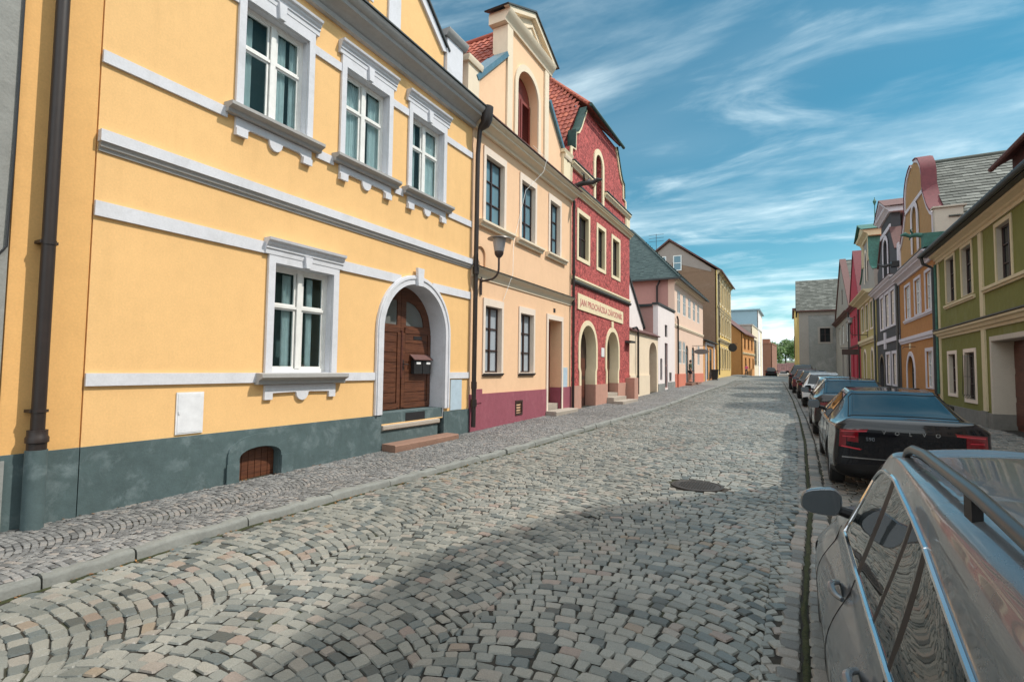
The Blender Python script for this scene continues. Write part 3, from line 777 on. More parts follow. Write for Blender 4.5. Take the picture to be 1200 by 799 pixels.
# plinth with cellar opening
cel = arch_loop(4.78, 5.47, .02, .42, .56, 12)
mb = MB(TL); mb.wall(rect(2.15, 2.835, -.3, .83), [], .035, -.3); mb.wall(rect(2.845, 7.60, -.3, .83), [(cel, .20)], .035, -.3); mb.wall(rect(10.0, 10.92, -.3, .76), [], .035, -.3)
mb.box(7.6, 7.77, -.3, .033, -.3, .84); mb.box(9.86, 10.0, -.3, .033, -.3, .76)
mb.trim(open_arch(4.60, 5.68, .0, .50, .76, 12), open_arch(4.775, 5.475, .0, .42, .563, 12), .036, .065)
mb.trim(open_arch(4.782, 5.468, .0, .42, .558, 12), open_arch(4.79, 5.46, .0, .42, .55, 12), -.19, .034)
mb.box(4.58, 4.77, .066, .08, -.1, .36); mb.box(5.48, 5.70, .066, .08, -.1, .38); mb.build('plinth', 'slate_base', h)
mb = MB(TL); mb.prism(arch_loop(4.79, 5.46, -.05, .42, .55, 12), -.13, -.10)
for i in range(6): mb.box(4.80 + i * .11, 4.90 + i * .11, -.10, -.09, -.02, .5)
mb.build('cellar_hatch', 'door_wood', h)
# door leaves
for a, b, glz in ((7.78, 8.775, 0), (8.785, 9.845, 1)):
    mb = MB(TL); n = 12; c0, r0 = 8.81, 1.04
    top = [(a + (b - a) * i / n, 2.55 + sqrt(max(0, r0 ** 2 - min(1, abs((a + (b - a) * i / n) - c0) / r0) ** 2 * r0 ** 2)) - .005) for i in range(n + 1)]
    L = [(a, .86)] + [(b, .86)] + top[::-1]
    if glz: qa, qb = 8.95, 9.58
    else: qa, qb = 8.04, 8.66
    inner = qa if glz else qb; outr = qb if glz else qa
    ar = [(inner + (outr - inner) * sin(pi / 2 * i / 8), 2.72 + .55 * cos(pi / 2 * i / 8)) for i in range(9)]
    pane_lp = [(inner, 2.72)] + ar if not glz else [(inner, 2.72)] + ar
    mb.wall(L, [(pane_lp, .035)], -.40, -.45)
    x0, x1 = a + .14, b - .14
    for i in range(7):                                    # framed boards
        z = 1.02 + i * .22
        if z + .21 < 2.6: mb.box(x0, x1, -.40, -.388, z, z + .205)
    mb.box(a + .02, a + .12, -.40, -.375, .9, 2.55); mb.box(b - .12, b - .02, -.40, -.375, .9, 2.55)
    mb.box(a + .12, b - .12, -.40, -.375, .88, 1.0); mb.box(a + .12, b - .12, -.40, -.375, 2.55, 2.68)
    d = mb.build('door_leaf', 'door_wood', h)
    mb = MB(TL); mb.prism(pane_lp, -.432, -.424); mb.build('pane', 'frosted_pane', d)
    if not glz:
        mb = MB(TL); mb.tube([(b + .02, -.38, 1.55), (b + .02, -.38, 2.6)], .03, 8); mb.build('meeting_strip', 'brown_wood', d)
    else:
        mb = MB(TL); mb.box(8.80, 8.86, -.374, -.362, 1.72, 1.95); mb.tube([(8.83, -.36, 1.86), (8.83, -.31, 1.86), (8.95, -.31, 1.85)], .012, 8); mb.build('handle', 'black_metal', d)
        mb = MB(TL); mb.box(9.2, 9.5, -.387, -.380, 2.42, 2.50); mb.build('letter_slot', 'black_metal', d)
# mailbox pair on the door
t_ = thing('mailbox', TL(9.45, -.39, 1.7), 'black double mailbox with a small sloping roof hung on the arched wooden door', 'mailbox')
mb = MB(TL); mb.box(9.12, 9.41, -.373, -.28, 1.64, 1.95); mb.box(9.43, 9.72, -.373, -.28, 1.64, 1.95); mb.build('box', 'bin_black', t_)
mb = MB(TL); mb.prism([(9.08, 2.06), (9.76, 2.06), (9.76, 2.07), (9.08, 2.07)], -.373, -.37)
mb.add([(9.08, -.373, 2.08), (9.76, -.373, 2.08), (9.76, -.24, 1.97), (9.08, -.24, 1.97), (9.08, -.373, 2.06), (9.76, -.373, 2.06), (9.76, -.24, 1.955), (9.08, -.24, 1.955)],
       [(0, 1, 2, 3), (4, 7, 6, 5), (0, 3, 7, 4), (1, 5, 6, 2), (2, 6, 7, 3), (0, 4, 5, 1)]); mb.build('roof', 'brown_tin', t_)
for x in (9.2, 9.56):
    mb = MB(TL); mb.box(x, x + .15, -.279, -.274, 1.86, 1.91); mb.build('name_plate', 'plate_white', t_)
# steps
mb = MB(TL); mb.box(7.775, 9.855, -.45, -.02, .62, .855); mb.box(7.775, 9.62, -.4, .03, -.2, .55); mb.build('step_riser', 'slate_base', h)
mb = MB(TL); mb.box(8.55, 9.2, -.019, -.012, .64, .82); mb.build('vent_grille', 'black_metal', h)
mb = MB(TL); mb.profile([(-.40, .52), (.06, .52), (.08, .54), (.08, .605), (.065, .62), (-.40, .62)], 7.775, 9.64); mb.build('step', 'pale_step', h)
mb = MB(TL); mb.profile([(.03, -.1), (.36, -.1), (.38, -.07), (.38, .235), (.36, .255), (.03, .26)], 7.80, 9.98); mb.build('step', 'sandstone_step', h)
# meter boxes
mb = MB(TL); mb.box(3.88, 4.24, .002, .018, .86, 1.42); mb.box(3.90, 4.22, .018, .024, .88, 1.40); mb.box(3.905, 3.925, .024, .034, 1.13, 1.17)
for z in (.91, 1.36):
    for i in range(6): mb.box(3.95 + i * .045, 3.965 + i * .045, .024, .026, z, z + .008)
mb.build('meter_box', 'box_white', h)
mb = MB(TL); mb.box(10.13, 10.60, .002, .02, .77, 1.50); mb.build('meter_box', 'box_blue', h)
# gable above the cornice
gh = [(3.0, 8.47), (9.70, 8.47), (9.70, 9.42), (6.35, 12.26), (3.0, 9.42)]
lp = rect(5.6, 7.1, 9.1, 10.7)
add_window(h, TL, (5.45, 7.25, 9.0, 10.85), (5.6, 7.1, 9.05, 10.7), .17, pane='dark_pane')
mb = MB(TL); mb.wall(gh, [(rect(5.6, 7.1, 9.05, 10.7), .24)], -.06, -.4); mb.build('gable', 'yellow_plaster', h)
mb = MB(TL); A = [(2.9, 9.42), (6.35, 12.44), (9.80, 9.42)]; B = [(3.08, 9.36), (6.35, 12.12), (9.62, 9.36)]; mb.trim(A, B, -.055, .0)
mb.box(7.74, 8.10, -.056, -.01, 8.5, 10.6); mb.box(4.6, 4.96, -.056, -.01, 8.5, 10.6)
mb.box(9.74, 10.40, -.5, .02, 8.5, 9.78); mb.build('gable_trim', 'white_trim', h)
mb = MB(TL); mb.trim([(2.86, 9.47), (6.35, 12.52), (9.84, 9.47)], [(2.88, 9.43), (6.35, 12.46), (9.82, 9.43)], -.45, .05); mb.build('coping', 'coping_dark', h)
mb = MB(TL); mb.profile([(-.55, 9.78), (.05, 9.78), (.10, 9.84), (.14, 9.92), (.14, 9.95), (-.55, 9.95)], 9.66, 10.5); mb.build('pedestal_cap', 'grey_trim', h)
cross_roof(h, TL, 2.9, 9.8, 9.3, 12.2, 3.5, 'red_tile', -.45)
mb = MB(); tile_slope(mb, TL(2.15, -.3, 8.5), Vector((0, 8.6, 0)), Vector((-5, 0, 4.6)), .22, .34, .035); mb.build('roof', 'red_tile', h, smooth=30, fixn=False)
# downpipes
pipe(h, [(2.42, .13, 9.2), (2.42, .13, 1.0)], .062, T=TL, collars=[((2.42, .13, 3.1), .068, .05), ((2.42, .13, 1.28), .07, .03)])
mb = MB(TL); mb.tube([(2.42, .13, .86), (2.42, .13, .94), (2.42, .13, .95), (2.42, .13, 1.0), (2.42, .13, 1.02), (2.42, .13, 1.08)], [.085, .085, .10, .10, .088, .088], 14)
for z in (3.1, 1.28): mb.box(2.34, 2.50, .0, .145, z - .015, z + .015)
mb.build('pipe_collar', 'dark_pipe', h)
mb = MB(TL); mb.tube([(2.42, .13, -.1), (2.42, .13, .87)], .095, 14); mb.build('pipe_boot', 'slate_base', h)
mb = MB(TL); mb.tube([(10.98, .2, 8.0), (10.98, .18, 7.8), (11.0, .15, 7.6), (11.0, .13, 7.3), (10.99, .13, 4.6), (10.98, .13, .3)], .06, 12)
mb.tube([(11.0, .40, 8.52), (11.0, .38, 8.2), (10.99, .34, 8.08), (10.98, .2, 7.98)], [.16, .155, .13, .075], 14)
for z, r_ in ((4.28, .085), (1.35, .075), (.9, .08)): mb.tube([(10.985, .13, z - .09), (10.985, .13, z + .09)], r_, 12)
mb.build('downpipe', 'dark_pipe', h)

# ---- peach house
h = house('peach_house', TL, 10.95, 17.8, 'peach house with plum base, pediment gable and red louvred attic shutter', LG)
holes = []
for a, b in ((11.47, 12.72), (13.57, 14.75), (15.69, 16.78)):
    holes.append((add_window(h, TL, (a, b, 5.72, 7.79), (a + .12, b - .12, 5.74, 7.58), .16, sur='pale_trim', frame='brown_frame', pane='blue_pane', rows=(.33, .66), fw=.045,
                             sill=(a - .2, b + .38, 5.55, 5.73, .16), sillmat='cream_trim', reveal='pale_trim'), .22))
for a, b in ((11.56, 12.65), (13.60, 14.70)):
    holes.append((add_window(h, TL, (a, b, 1.62, 3.67), (a + .10, b - .10, 1.66, 3.47), .16, sur='pale_trim', frame='brown_frame', pane='light_pane', rows=(.34, .67), fw=.05,
                             sill=(a + .02, b - .02, 1.57, 1.65, .08), sillmat='black_metal', reveal='pale_trim'), .22))
holes.append((rect(15.72, 16.88, -.2, 3.47), .5)); mb = MB(TL); mb.box(11.1, 11.75, -.07, -.051, 4.4, 5.1); mb.build('niche', 'peach_plaster', h); holes.append((arch_loop(11.2, 11.66, 4.5, 4.8, 5.02, 10), .05))
mb = MB(TL); mb.wall(rect(10.95, 17.8, -.25, 8.5), holes, 0, -.6); body(mb, 10.95, 17.8, -.3, 8.5, 9, -.9); mb.build('wall', 'peach_plaster', h)
mb = MB(TL); mb.trim([(15.60, .3), (15.60, 3.64), (17.0, 3.64), (17.0, .3)], [(15.72, .3), (15.72, 3.47), (16.88, 3.47), (16.88, .3)], .003, .04)
ds = mb.build('door_surround', 'pale_trim', h)
mb = MB(TL); mb.box(15.73, 16.87, -.48, -.43, .6, 3.46); d = mb.build('door', 'dark_red_wood', h)
mb = MB(TL); mb.box(15.86, 16.74, -.428, -.42, 2.4, 3.3); mb.build('pane', 'dark_pane', d)
mb = MB(TL); mb.wall(rect(10.95, 15.72, -.25, 1.11), [(rect(13.42, 13.84, .42, .82), .06)], .03, 0); mb.box(16.88, 17.8, .0, .03, -.2, 1.14)
mb.box(16.86, 16.875, -.42, -.001, .2, 1.13); mb.box(15.725, 15.735, -.42, -.001, .2, 1.13); mb.build('plinth', 'plum_base', h)
mb = MB(TL); mb.trim(rect(13.40, 13.86, .40, .84), rect(13.46, 13.80, .46, .78), .031, .045, closed=True)
for i in range(4): mb.box(13.43, 13.83, -.03, -.01, .43, .81) if i == 0 else None; mb.box(13.46, 13.8, -.005, .02, .50 + i * .08, .52 + i * .08)
mb.build('vent', 'brown_frame', h)
mb = MB(TL); mb.box(11.18, 11.52, .03, .05, .88, 1.24); mb.build('hatch', 'plum_base', h)
mb = MB(TL); mb.box(17.02, 17.42, .003, .03, 1.14, 1.84); mb.build('meter_box', 'box_blue', h)
mb = MB(TL); mb.box(16.18, 16.34, .003, .012, 3.74, 3.88); mb.build('house_number', 'black_metal', h)
mb = MB(TL); mb.box(15.73, 16.87, -.5, -.1, 0, .58); mb.build('step', 'pale_step', h)
mb = MB(TL); mb.profile([(.0, 0), (.40, 0), (.42, .03), (.42, .36), (.40, .38), (0, .385)], 15.55, 17.5); mb.build('step', 'pale_step', h)
cornice(h, TL, 10.98, 17.8, [(.002, 4.14), (.03, 4.14), (.04, 4.24), (.09, 4.30), (.16, 4.36), (.17, 4.42), (.002, 4.43)], 'cream_trim', 'string_moulding')
mb = MB(TL); mb.add([(10.98, .002, 4.49), (17.8, .002, 4.49), (17.8, .20, 4.43), (10.98, .20, 4.43), (10.98, .002, 4.47), (17.8, .002, 4.47), (17.8, .20, 4.41), (10.98, .20, 4.41)],
                    [(0, 1, 2, 3), (4, 7, 6, 5), (0, 3, 7, 4), (1, 5, 6, 2), (2, 6, 7, 3), (0, 4, 5, 1)]); mb.build('string_cap', 'rail_grey', h)
cornice(h, TL, 10.98, 17.85, big_prof(8.08, 8.42, .38), 'cream_trim')
mb = MB(TL); mb.add([(10.97, -.1, 8.53), (17.86, -.1, 8.53), (17.86, .42, 8.45), (10.97, .42, 8.45), (10.97, -.1, 8.5), (17.86, -.1, 8.5), (17.86, .42, 8.42), (10.97, .42, 8.42)],
                    [(0, 1, 2, 3), (4, 7, 6, 5), (0, 3, 7, 4), (1, 5, 6, 2), (2, 6, 7, 3), (0, 4, 5, 1)]); mb.build('cornice_cap', 'brown_tin', h)
gl = [(11.2, 8.45), (17.4, 8.45), (17.4, 9.45), (15.76, 11.05), (15.76, 12.05), (12.83, 12.05), (12.83, 11.0), (11.2, 9.45)]
ah = arch_loop(13.52, 14.98, 8.95, 10.55, 11.22, 16)
mb = MB(TL); mb.wall(gl, [(ah, .35)], -.10, -.55); mb.build('gable', 'peach_plaster', h)
mb = MB(TL); mb.trim(open_arch(13.34, 15.16, 8.55, 10.55, 11.42, 16), open_arch(13.525, 14.975, 8.55, 10.55, 11.215, 16), -.098, -.05)
mb.box(12.83, 13.14, -.098, -.04, 8.5, 12.02); mb.box(15.45, 15.765, -.098, -.04, 8.5, 12.02); mb.box(12.80, 12.829, -.55, -.04, 11.02, 12.0)
mb.build('gable_trim', 'cream_trim', h)
mb = MB(TL); mb.profile([(-.6, 12.02), (-.03, 12.02), (-.01, 12.12), (.05, 12.18), (.12, 12.28), (.14, 12.36), (-.6, 12.36)], 12.62, 15.98)
mb.prism([(12.62, 12.36), (15.98, 12.36), (14.3, 13.12)], -.6, -.02)
A = [(12.5, 12.36), (14.3, 13.22), (16.1, 12.36)]; B = [(12.86, 12.36), (14.3, 13.05), (15.74, 12.36)]; mb.trim(A, B, -.02, .13)
A = [(13.75, 12.52), (14.3, 12.86), (14.85, 12.52)]; B = [(13.95, 12.56), (14.3, 12.78), (14.65, 12.56)]; mb.trim(A, B, -.019, .03); mb.build('pediment', 'cream_trim', h)
mb = MB(TL); mb.trim([(12.42, 12.36), (14.3, 13.28), (16.18, 12.36)], [(12.46, 12.34), (14.3, 13.225), (16.14, 12.34)], -.65, .18); mb.build('coping', 'coping_dark', h)
for a, b, c_, e in ((11.2, 12.83, 9.45, 11.02), (17.4, 15.77, 9.45, 11.05)):
    mb = MB(TL); dx = .10 if b > a else -.10
    mb.add([(a, -.62, c_), (b, -.62, e), (b, .0, e), (a, .0, c_), (a - dx, -.62, c_ + .10), (b - dx, -.62, e + .1), (b - dx, .0, e + .1), (a - dx, .0, c_ + .1)],
           [(0, 1, 2, 3), (4, 7, 6, 5), (0, 3, 7, 4), (1, 5, 6, 2), (2, 6, 7, 3), (0, 4, 5, 1)]); mb.build('scroll_coping', 'blue_tin', h)
mb = MB(TL); mb.box(10.72, 11.25, -.55, -.02, 8.5, 9.72); mb.profile([(-.6, 9.72), (.03, 9.72), (.06, 9.80), (.06, 9.88), (-.6, 9.88)], 10.64, 11.33)
mb.box(17.12, 17.62, -.55, -.02, 8.5, 9.55); mb.profile([(-.6, 9.55), (.03, 9.55), (.06, 9.62), (.06, 9.70), (-.6, 9.70)], 17.06, 17.68); mb.build('pedestal', 'cream_trim', h)
# louvred shutter
mb = MB(TL); mb.prism(arch_loop(13.53, 14.97, 8.96, 10.55, 11.2, 14), -.43, -.40)
for x0, x1 in ((13.56, 14.22), (14.28, 14.94)):
    mb.trim(rect(x0, x1, 9.1, 10.5), rect(x0 + .09, x1 - .09, 9.2, 10.4), -.40, -.35, closed=True)
    for i in range(14): z = 9.22 + i * .085; mb.add([(x0 + .09, -.40, z + .05), (x1 - .09, -.40, z + .05), (x1 - .09, -.355, z), (x0 + .09, -.355, z)], [(0, 1, 2, 3)])
mb.build('shutter', 'dark_red_wood', h)
cross_roof(h, TL, 10.9, 17.7, 8.9, 12.95, 8, 'red_tile', -.5)
mb = MB(TL); mb.tube([(17.75, .12, 8.1), (17.75, .12, .35)], .05, 10)
for z in (5.4, 4.2): mb.tube([(17.75, .12, z - .06), (17.75, .12, z + .06)], .065, 10)
mb.build('downpipe', 'dark_pipe', h)
mb = MB(TL); mb.tube([(14.55, -.03, 9.0), (14.6, .44, 8.48), (14.4, .42, 8.0), (13.9, .05, 7.3), (13.2, .02, 5.5), (12.85, .2, 4.5), (12.6, .03, 3.7)], .006, 6); mb.build('cable', 'curtain', h)

# ---- red roughcast house
h = house('red_house', TL, 17.8, 25.7, 'dark red roughcast house with two arched doorways under a cream lettered sign', LG)
holes = []
for a, b in ((18.33, 19.78), (20.60, 21.85), (22.66, 24.03)):
    holes.append((add_window(h, TL, (a, b, 6.0, 8.04), (a + .17, b - .17, 6.15, 7.87), .17, sur='yellow_cream', frame='brown_frame', pane='dark_pane', rows=(.5,), surd=.03, reveal='sand_trim'), .23))
def keyhole(u0, u1, v0, vn, vs_, vt, nar):
    lp = arch_loop(u0, u1, vn, vs_, vt, 16); return [(u0 + nar, v0), (u1 - nar, v0), (u1 - nar, vn - .15)] + lp[1:] + [(u0, vn), (u0 + nar, vn - .15)]
k1 = keyhole(18.72, 20.55, -.2, 1.85, 2.65, 3.56, .10); k2 = keyhole(21.98, 23.72, -.2, 1.85, 2.65, 3.52, .10)
holes += [(k1, .44), (k2, .44)]
mb = MB(TL); mb.wall(rect(17.8, 25.7, -.2, 8.9), holes, 0, -.85); body(mb, 17.8, 25.7, -.3, 8.9, 9, -.88); mb.build('wall', 'red_roughcast', h)
def kouter(k_, g): 
    c = sum(p[0] for p in k_) / len(k_); return k_
mb = MB(TL)
for (u0, u1, vt) in ((18.72, 20.55, 3.56), (21.98, 23.72, 3.52)):
    def path(g):
        P = open_arch(u0 - g, u1 + g, 1.85, 2.65, vt + g, 18)
        return [(u0 + .10 - g, 1.15), (u0 + .10 - g, 1.68)] + P + [(u1 - .10 + g, 1.68), (u1 - .10 + g, 1.15)]
    mb.trim(path(.19), path(-.004), -.0, .035)
    # plaster lining of the deep reveal
    mb.trim(path(.002), path(-.012), -.43, .036)
mb.build('arch_surround', 'yellow_cream', h)
mb = MB(TL)
for a, b in ((17.8, 18.81), (20.46, 22.07), (23.63, 25.5)): mb.box(a, b, .0, .045, -.2, 1.15)
for a, b in ((18.82, 18.84), (20.43, 20.45), (22.08, 22.10), (23.60, 23.62)): mb.box(a, b, -.43, .0, .1, 1.15)
mb.build('plinth', 'pink_stone', h)
for a, b, vt in ((18.74, 20.53, 3.5), (22.0, 23.70, 3.46)):
    mb = MB(TL); mb.prism(arch_loop(a, b, .2, 2.65, vt, 14), -.44, -.40); d = mb.build('door', 'brown_frame', h)
    mb = MB(TL)
    for i in range(2):
        x = a + .15 + i * .8
        for z in (.6, 1.5): mb.box(x, x + .65, -.40, -.385, z, z + .75)
    mb.build('door_panel', 'brown_wood', d)
mb = MB(TL); mb.profile([(-.42, 0), (.02, 0), (.02, .72), (-.42, .72)], 22.09, 23.61); mb.profile([(.02, 0), (.36, 0), (.36, .55), (.02, .55)], 21.95, 23.9); mb.profile([(.36, 0), (.8, 0), (.8, .40), (.36, .40)], 21.85, 24.3); mb.build('step', 'pale_step', h)
cornice(h, TL, 17.8, 25.75, band_prof(5.03, 5.16, .10), 'coping_dark', 'string_moulding'); cornice(h, TL, 17.8, 25.75, band_prof(5.17, 5.32, .07), 'yellow_cream', 'string_moulding')
cornice(h, TL, 17.9, 25.8, big_prof(8.48, 8.74, .22), 'yellow_cream'); mb = MB(TL); mb.box(17.9, 25.82, .0, .24, 8.742, 8.79); mb.build('cornice_cap', 'coping_dark', h)
gl = [(17.75, 8.75), (25.65, 8.75), (25.6, 9.7), (25.35, 10.25), (25.1, 10.4)] 
half = [(3.75, 8.75), (3.75, 9.7), (3.72, 10.25), (3.35, 10.3), (3.30, 11.0), (3.0, 11.12), (2.75, 11.4), (2.45, 11.9), (2.1, 12.45)]
gc = 21.45
gl = [(gc + a, b) for a, b in half] + [(gc - a, b) for a, b in half[::-1]]
ah = arch_loop(gc - .72, gc + .25, 9.55, 10.75, 11.15, 14)
ah = arch_loop(20.55, 21.45, 9.0, 10.65, 11.10, 14)
mb = MB(TL); mb.wall(gl, [(ah, .3)], -.06, -.5); mb.build('gable', 'red_roughcast', h)
mb = MB(TL)
for sg in (1, -1):
    A = [(gc + sg * a, b) for a, b in half]; B = [(gc + sg * (a - .16), b - .03) for a, b in half]; mb.trim(A, B, -.058, .0)
mb.trim(open_arch(20.33, 21.67, 9.0, 10.65, 11.34, 14), open_arch(20.555, 21.445, 9.0, 10.65, 11.095, 14), -.058, .0)
mb.box(17.02, 17.75, -.5, .0, 8.80, 9.72); mb.profile([(-.55, 9.72), (.04, 9.72), (.08, 9.84), (-.55, 9.84)], 16.95, 17.8); mb.box(25.15, 25.8, -.5, .0, 8.8, 9.6)
mb.build('gable_trim', 'yellow_cream', h)
lp = add_window(h, TL, None, (20.55, 21.45, 9.0, 11.10), .33, frame='brown_frame', pane='dark_pane', arch=.79, rows=(.5,), cols=1)
for a, b in ((17.75, 20.33), (21.67, 25.7)):
    cornice(h, TL, a, b, [(-.058, 9.46), (.02, 9.46), (.05, 9.54), (.12, 9.6), (.12, 9.66), (-.058, 9.68)], 'yellow_cream', 'gable_moulding')
    mb = MB(TL); mb.box(a, b, -.05, .15, 9.684, 9.72); mb.build('moulding_cap', 'coping_dark', h)
mb = MB(TL); mb.trim([(gc + a + .05, b + .05) for a, b in half[3:]], [(gc + a - .02, b) for a, b in half[3:]], -.30, .04)
mb.trim([(gc - a - .05, b + .05) for a, b in half[3:]], [(gc - a + .02, b) for a, b in half[3:]], -.30, .04); mb.build('coping', 'dark_copper', h)
# half hip
mb = MB(); P = Vector(TL(gc - 2.2, .16, 12.50)); U = Vector((0, 4.4, 0)); V = Vector((-2.76, 0, 2.95)); tile_slope(mb, P, U, V, .22, .34, .035, lo=lambda t: t * .5, hi=lambda t: 1 - t * .5)
for y0_, sg in ((17.1, 1), (25.8, -1)):
    P = Vector(TL(y0_, -.28, 9.6)); tile_slope(mb, P, Vector((-8.6, 0, 0)), Vector((0, sg * 4.35, 5.85)), .22, .34, .035, lo=lambda t: max(0, (t - .49) / .51) * 2.35 / 8.6)
rf = mb.build('roof', 'red_tile', h, smooth=30, fixn=False)
mb = MB(TL); mb.tube([(gc - 2.3, .26, 12.47), (gc + 2.35, .26, 12.47)], .07, 8); mb.build('gutter', 'dark_copper', rf)
mb = MB(TL); mb.tube([(gc, -2.6, 15.45), (gc, -8.8, 15.45)], .1, 8); mb.tube([(gc - 2.2, .16, 12.55), (gc, -2.6, 15.48)], .08, 8); mb.tube([(gc + 2.2, .16, 12.55), (gc, -2.6, 15.48)], .08, 8); mb.build('ridge', 'red_tile', rf)
# dragon shaped rain spout
mb = MB(TL); mb.tube([(17.9, .1, 8.72), (17.95, .4, 8.80), (18.0, .75, 8.78), (18.02, .95, 8.86), (18.0, 1.12, 8.84)], [.09, .10, .075, .085, .03], 10)
mb.tube([(17.9, .45, 8.86), (17.75, .5, 9.06), (17.7, .42, 9.12)], [.05, .035, .01], 6); mb.tube([(18.05, .5, 8.86), (18.25, .55, 9.04), (18.3, .48, 9.1)], [.05, .035, .01], 6); mb.build('rain_spout', 'black_metal', h)
# lettered sign
t_ = thing('shop_sign', TL(21.45, .03, 4.1), 'long cream sign with red lettering across the red house above its arched doorways', 'sign')
mb = MB(TL); mb.prism([(18.43, 4.10), (24.46, 4.0), (24.46, 4.58), (18.43, 4.72)], .004, .04); mb.build('board', 'sign_cream', t_)
def text_mesh(txt, size, mat, parent, mtx, name='lettering', ext=.004, align='CENTER', sx=1.0, bold=0.0):
    cu = bpy.data.curves.new(name, 'FONT'); cu.body = txt; cu.size = size; cu.extrude = ext; cu.align_x = align; cu.align_y = 'CENTER'; cu.offset = bold; cu.resolution_u = 3
    o = bpy.data.objects.new(name + '_curve', cu); COL.objects.link(o); bpy.context.view_layer.update()
    me = bpy.data.meshes.new_from_object(o); bpy.data.objects.remove(o)
    v = [tuple(mtx @ Vector((p.co.x * sx, p.co.y, p.co.z))) for p in me.vertices]; f = [tuple(p.vertices) for p in me.polygons]; bpy.data.meshes.remove(me)
    return mesh_obj(name, v, f, mat, parent, smooth=0)
ML = Matrix(((0, 0, 1, 0), (1, 0, 0, 0), (0, 1, 0, 0), (0, 0, 0, 1)))   # text x -> +Y, y -> +Z, z -> +X
text_mesh('JAN PROCHÁZKA ZÁVODNÍK', .36, 'sign_red', t_, Matrix.Translation((XL + .046, 21.45, 4.34)) @ Matrix.Rotation(radians(-1.0), 4, 'X') @ ML, sx=1.16, bold=.003)
mb = MB(TL); mb.box(21.26, 21.64, .004, .03, 2.33, 2.72); mb.build('wall_plaque', 'plate_white', h)
mb = MB(TL); mb.box(22.68, 22.98, .004, .03, 3.72, 3.98); mb.build('house_number', 'sign_cream', h)
mb = MB(TL); mb.box(25.0, 25.7, .0, .45, 0, 1.38); mb.build('buttress', 'pink_stone', h); mb = MB(TL); mb.box(24.9, 25.7, .0, .3, 3.12, 3.22); mb.build('ledge', 'coping_dark', h)

# ---- cream yard wall with gateway
h = thing('yard_wall', TL(29, -.2, .3), 'low cream yard wall with an arched gateway and tiled cap between red and white houses', 'wall')
gw = arch_loop(29.85, 31.75, .2, 2.75, 3.42, 14)
mb = MB(TL); mb.wall(rect(25.72, 32.05, 0, 3.78), [(gw, .6)], 0, -.65); mb.build('wall', 'cream_wall', h)
mb = MB(TL); mb.box(25.72, 29.8, .0, .05, 0, 1.5); mb.build('plinth', 'cream_trim', h)
mb = MB(TL); mb.profile([(-.75, 3.78), (.14, 3.78), (.14, 3.84), (-.3, 4.05), (-.75, 3.86)], 25.72, 32.1); mb.build('cap', 'brown_tile', h)
mb = MB(TL); mb.box(29.87, 31.73, -.6, -.55, .3, 3.4); mb.build('gate', 'brown_wood', h)
mb = MB(TL); mb.tube([(26.0, .1, 3.9), (26.6, .12, 4.0), (26.9, .12, 3.9), (26.95, .12, 3.6), (26.95, .12, .5)], .055, 10); mb.build('downpipe', 'dark_pipe', h)
h = house('back_house', TL, 26, 31, 'small pale yard house with a steep lean-to roof behind the cream yard wall', LG)
mb = MB(TL); mb.prism([(25.75, .5), (31.6, .5), (31.6, 4.5), (28.0, 7.3), (25.75, 9.0)], -5, -.8); mb.build('wall', 'white_wall', h)
mb = MB(TL); mb.add([(25.7, -5.1, 9.12), (31.8, -5.1, 4.44), (31.8, -.7, 4.44), (25.7, -.7, 9.12), (25.7, -5.1, 9.0), (31.8, -5.1, 4.3), (31.8, -.7, 4.3), (25.7, -.7, 9.0)],
                    [(0, 1, 2, 3), (4, 7, 6, 5), (0, 3, 7, 4), (1, 5, 6, 2), (2, 6, 7, 3), (0, 4, 5, 1)]); mb.build('roof', 'coping_dark', h)

# ---- white narrow building
h = house('white_annex', TL, 32.1, 37.3, 'narrow white one-storey annex with flat dark roof edge beside the pale pink shop house', LG)
holes = []
for (a, b, c, e, fm) in ((34.05, 34.85, 3.95, 4.75, 'brown_frame'), (34.0, 34.95, .6, 3.55, 'dusty_pink_wall'), (32.7, 33.3, 1.15, 2.5, 'brown_frame'), (35.4, 36.2, 1.02, 1.62, 'brown_frame')):
    holes.append((add_window(h, TL, None, (a, b, c, e), .12, frame=fm, pane='dark_pane', rows=(.5,) if e - c > 2 else (), cols=1, name='door' if e - c > 2 else 'window'), .2))
mb = MB(TL); mb.wall([(32.1, .2), (37.3, .2), (37.3, 5.78), (32.1, 5.85)], holes, 0, -.3); mb.build('wall', 'white_wall', h)
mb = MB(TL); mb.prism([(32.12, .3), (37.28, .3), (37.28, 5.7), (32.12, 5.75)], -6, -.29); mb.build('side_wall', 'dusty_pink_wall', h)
mb = MB(TL); mb.box(32.1, 33.95, 0, .03, .2, .92); mb.box(35.0, 37.3, 0, .03, .2, .98); mb.build('plinth', 'old_grey_render', h)
mb = MB(TL); mb.box(32.02, 37.3, -.35, .06, 5.85, 5.98); mb.box(32.0, 32.14, -6, -.35, 5.75, 5.9); mb.build('coping', 'coping_dark', h)

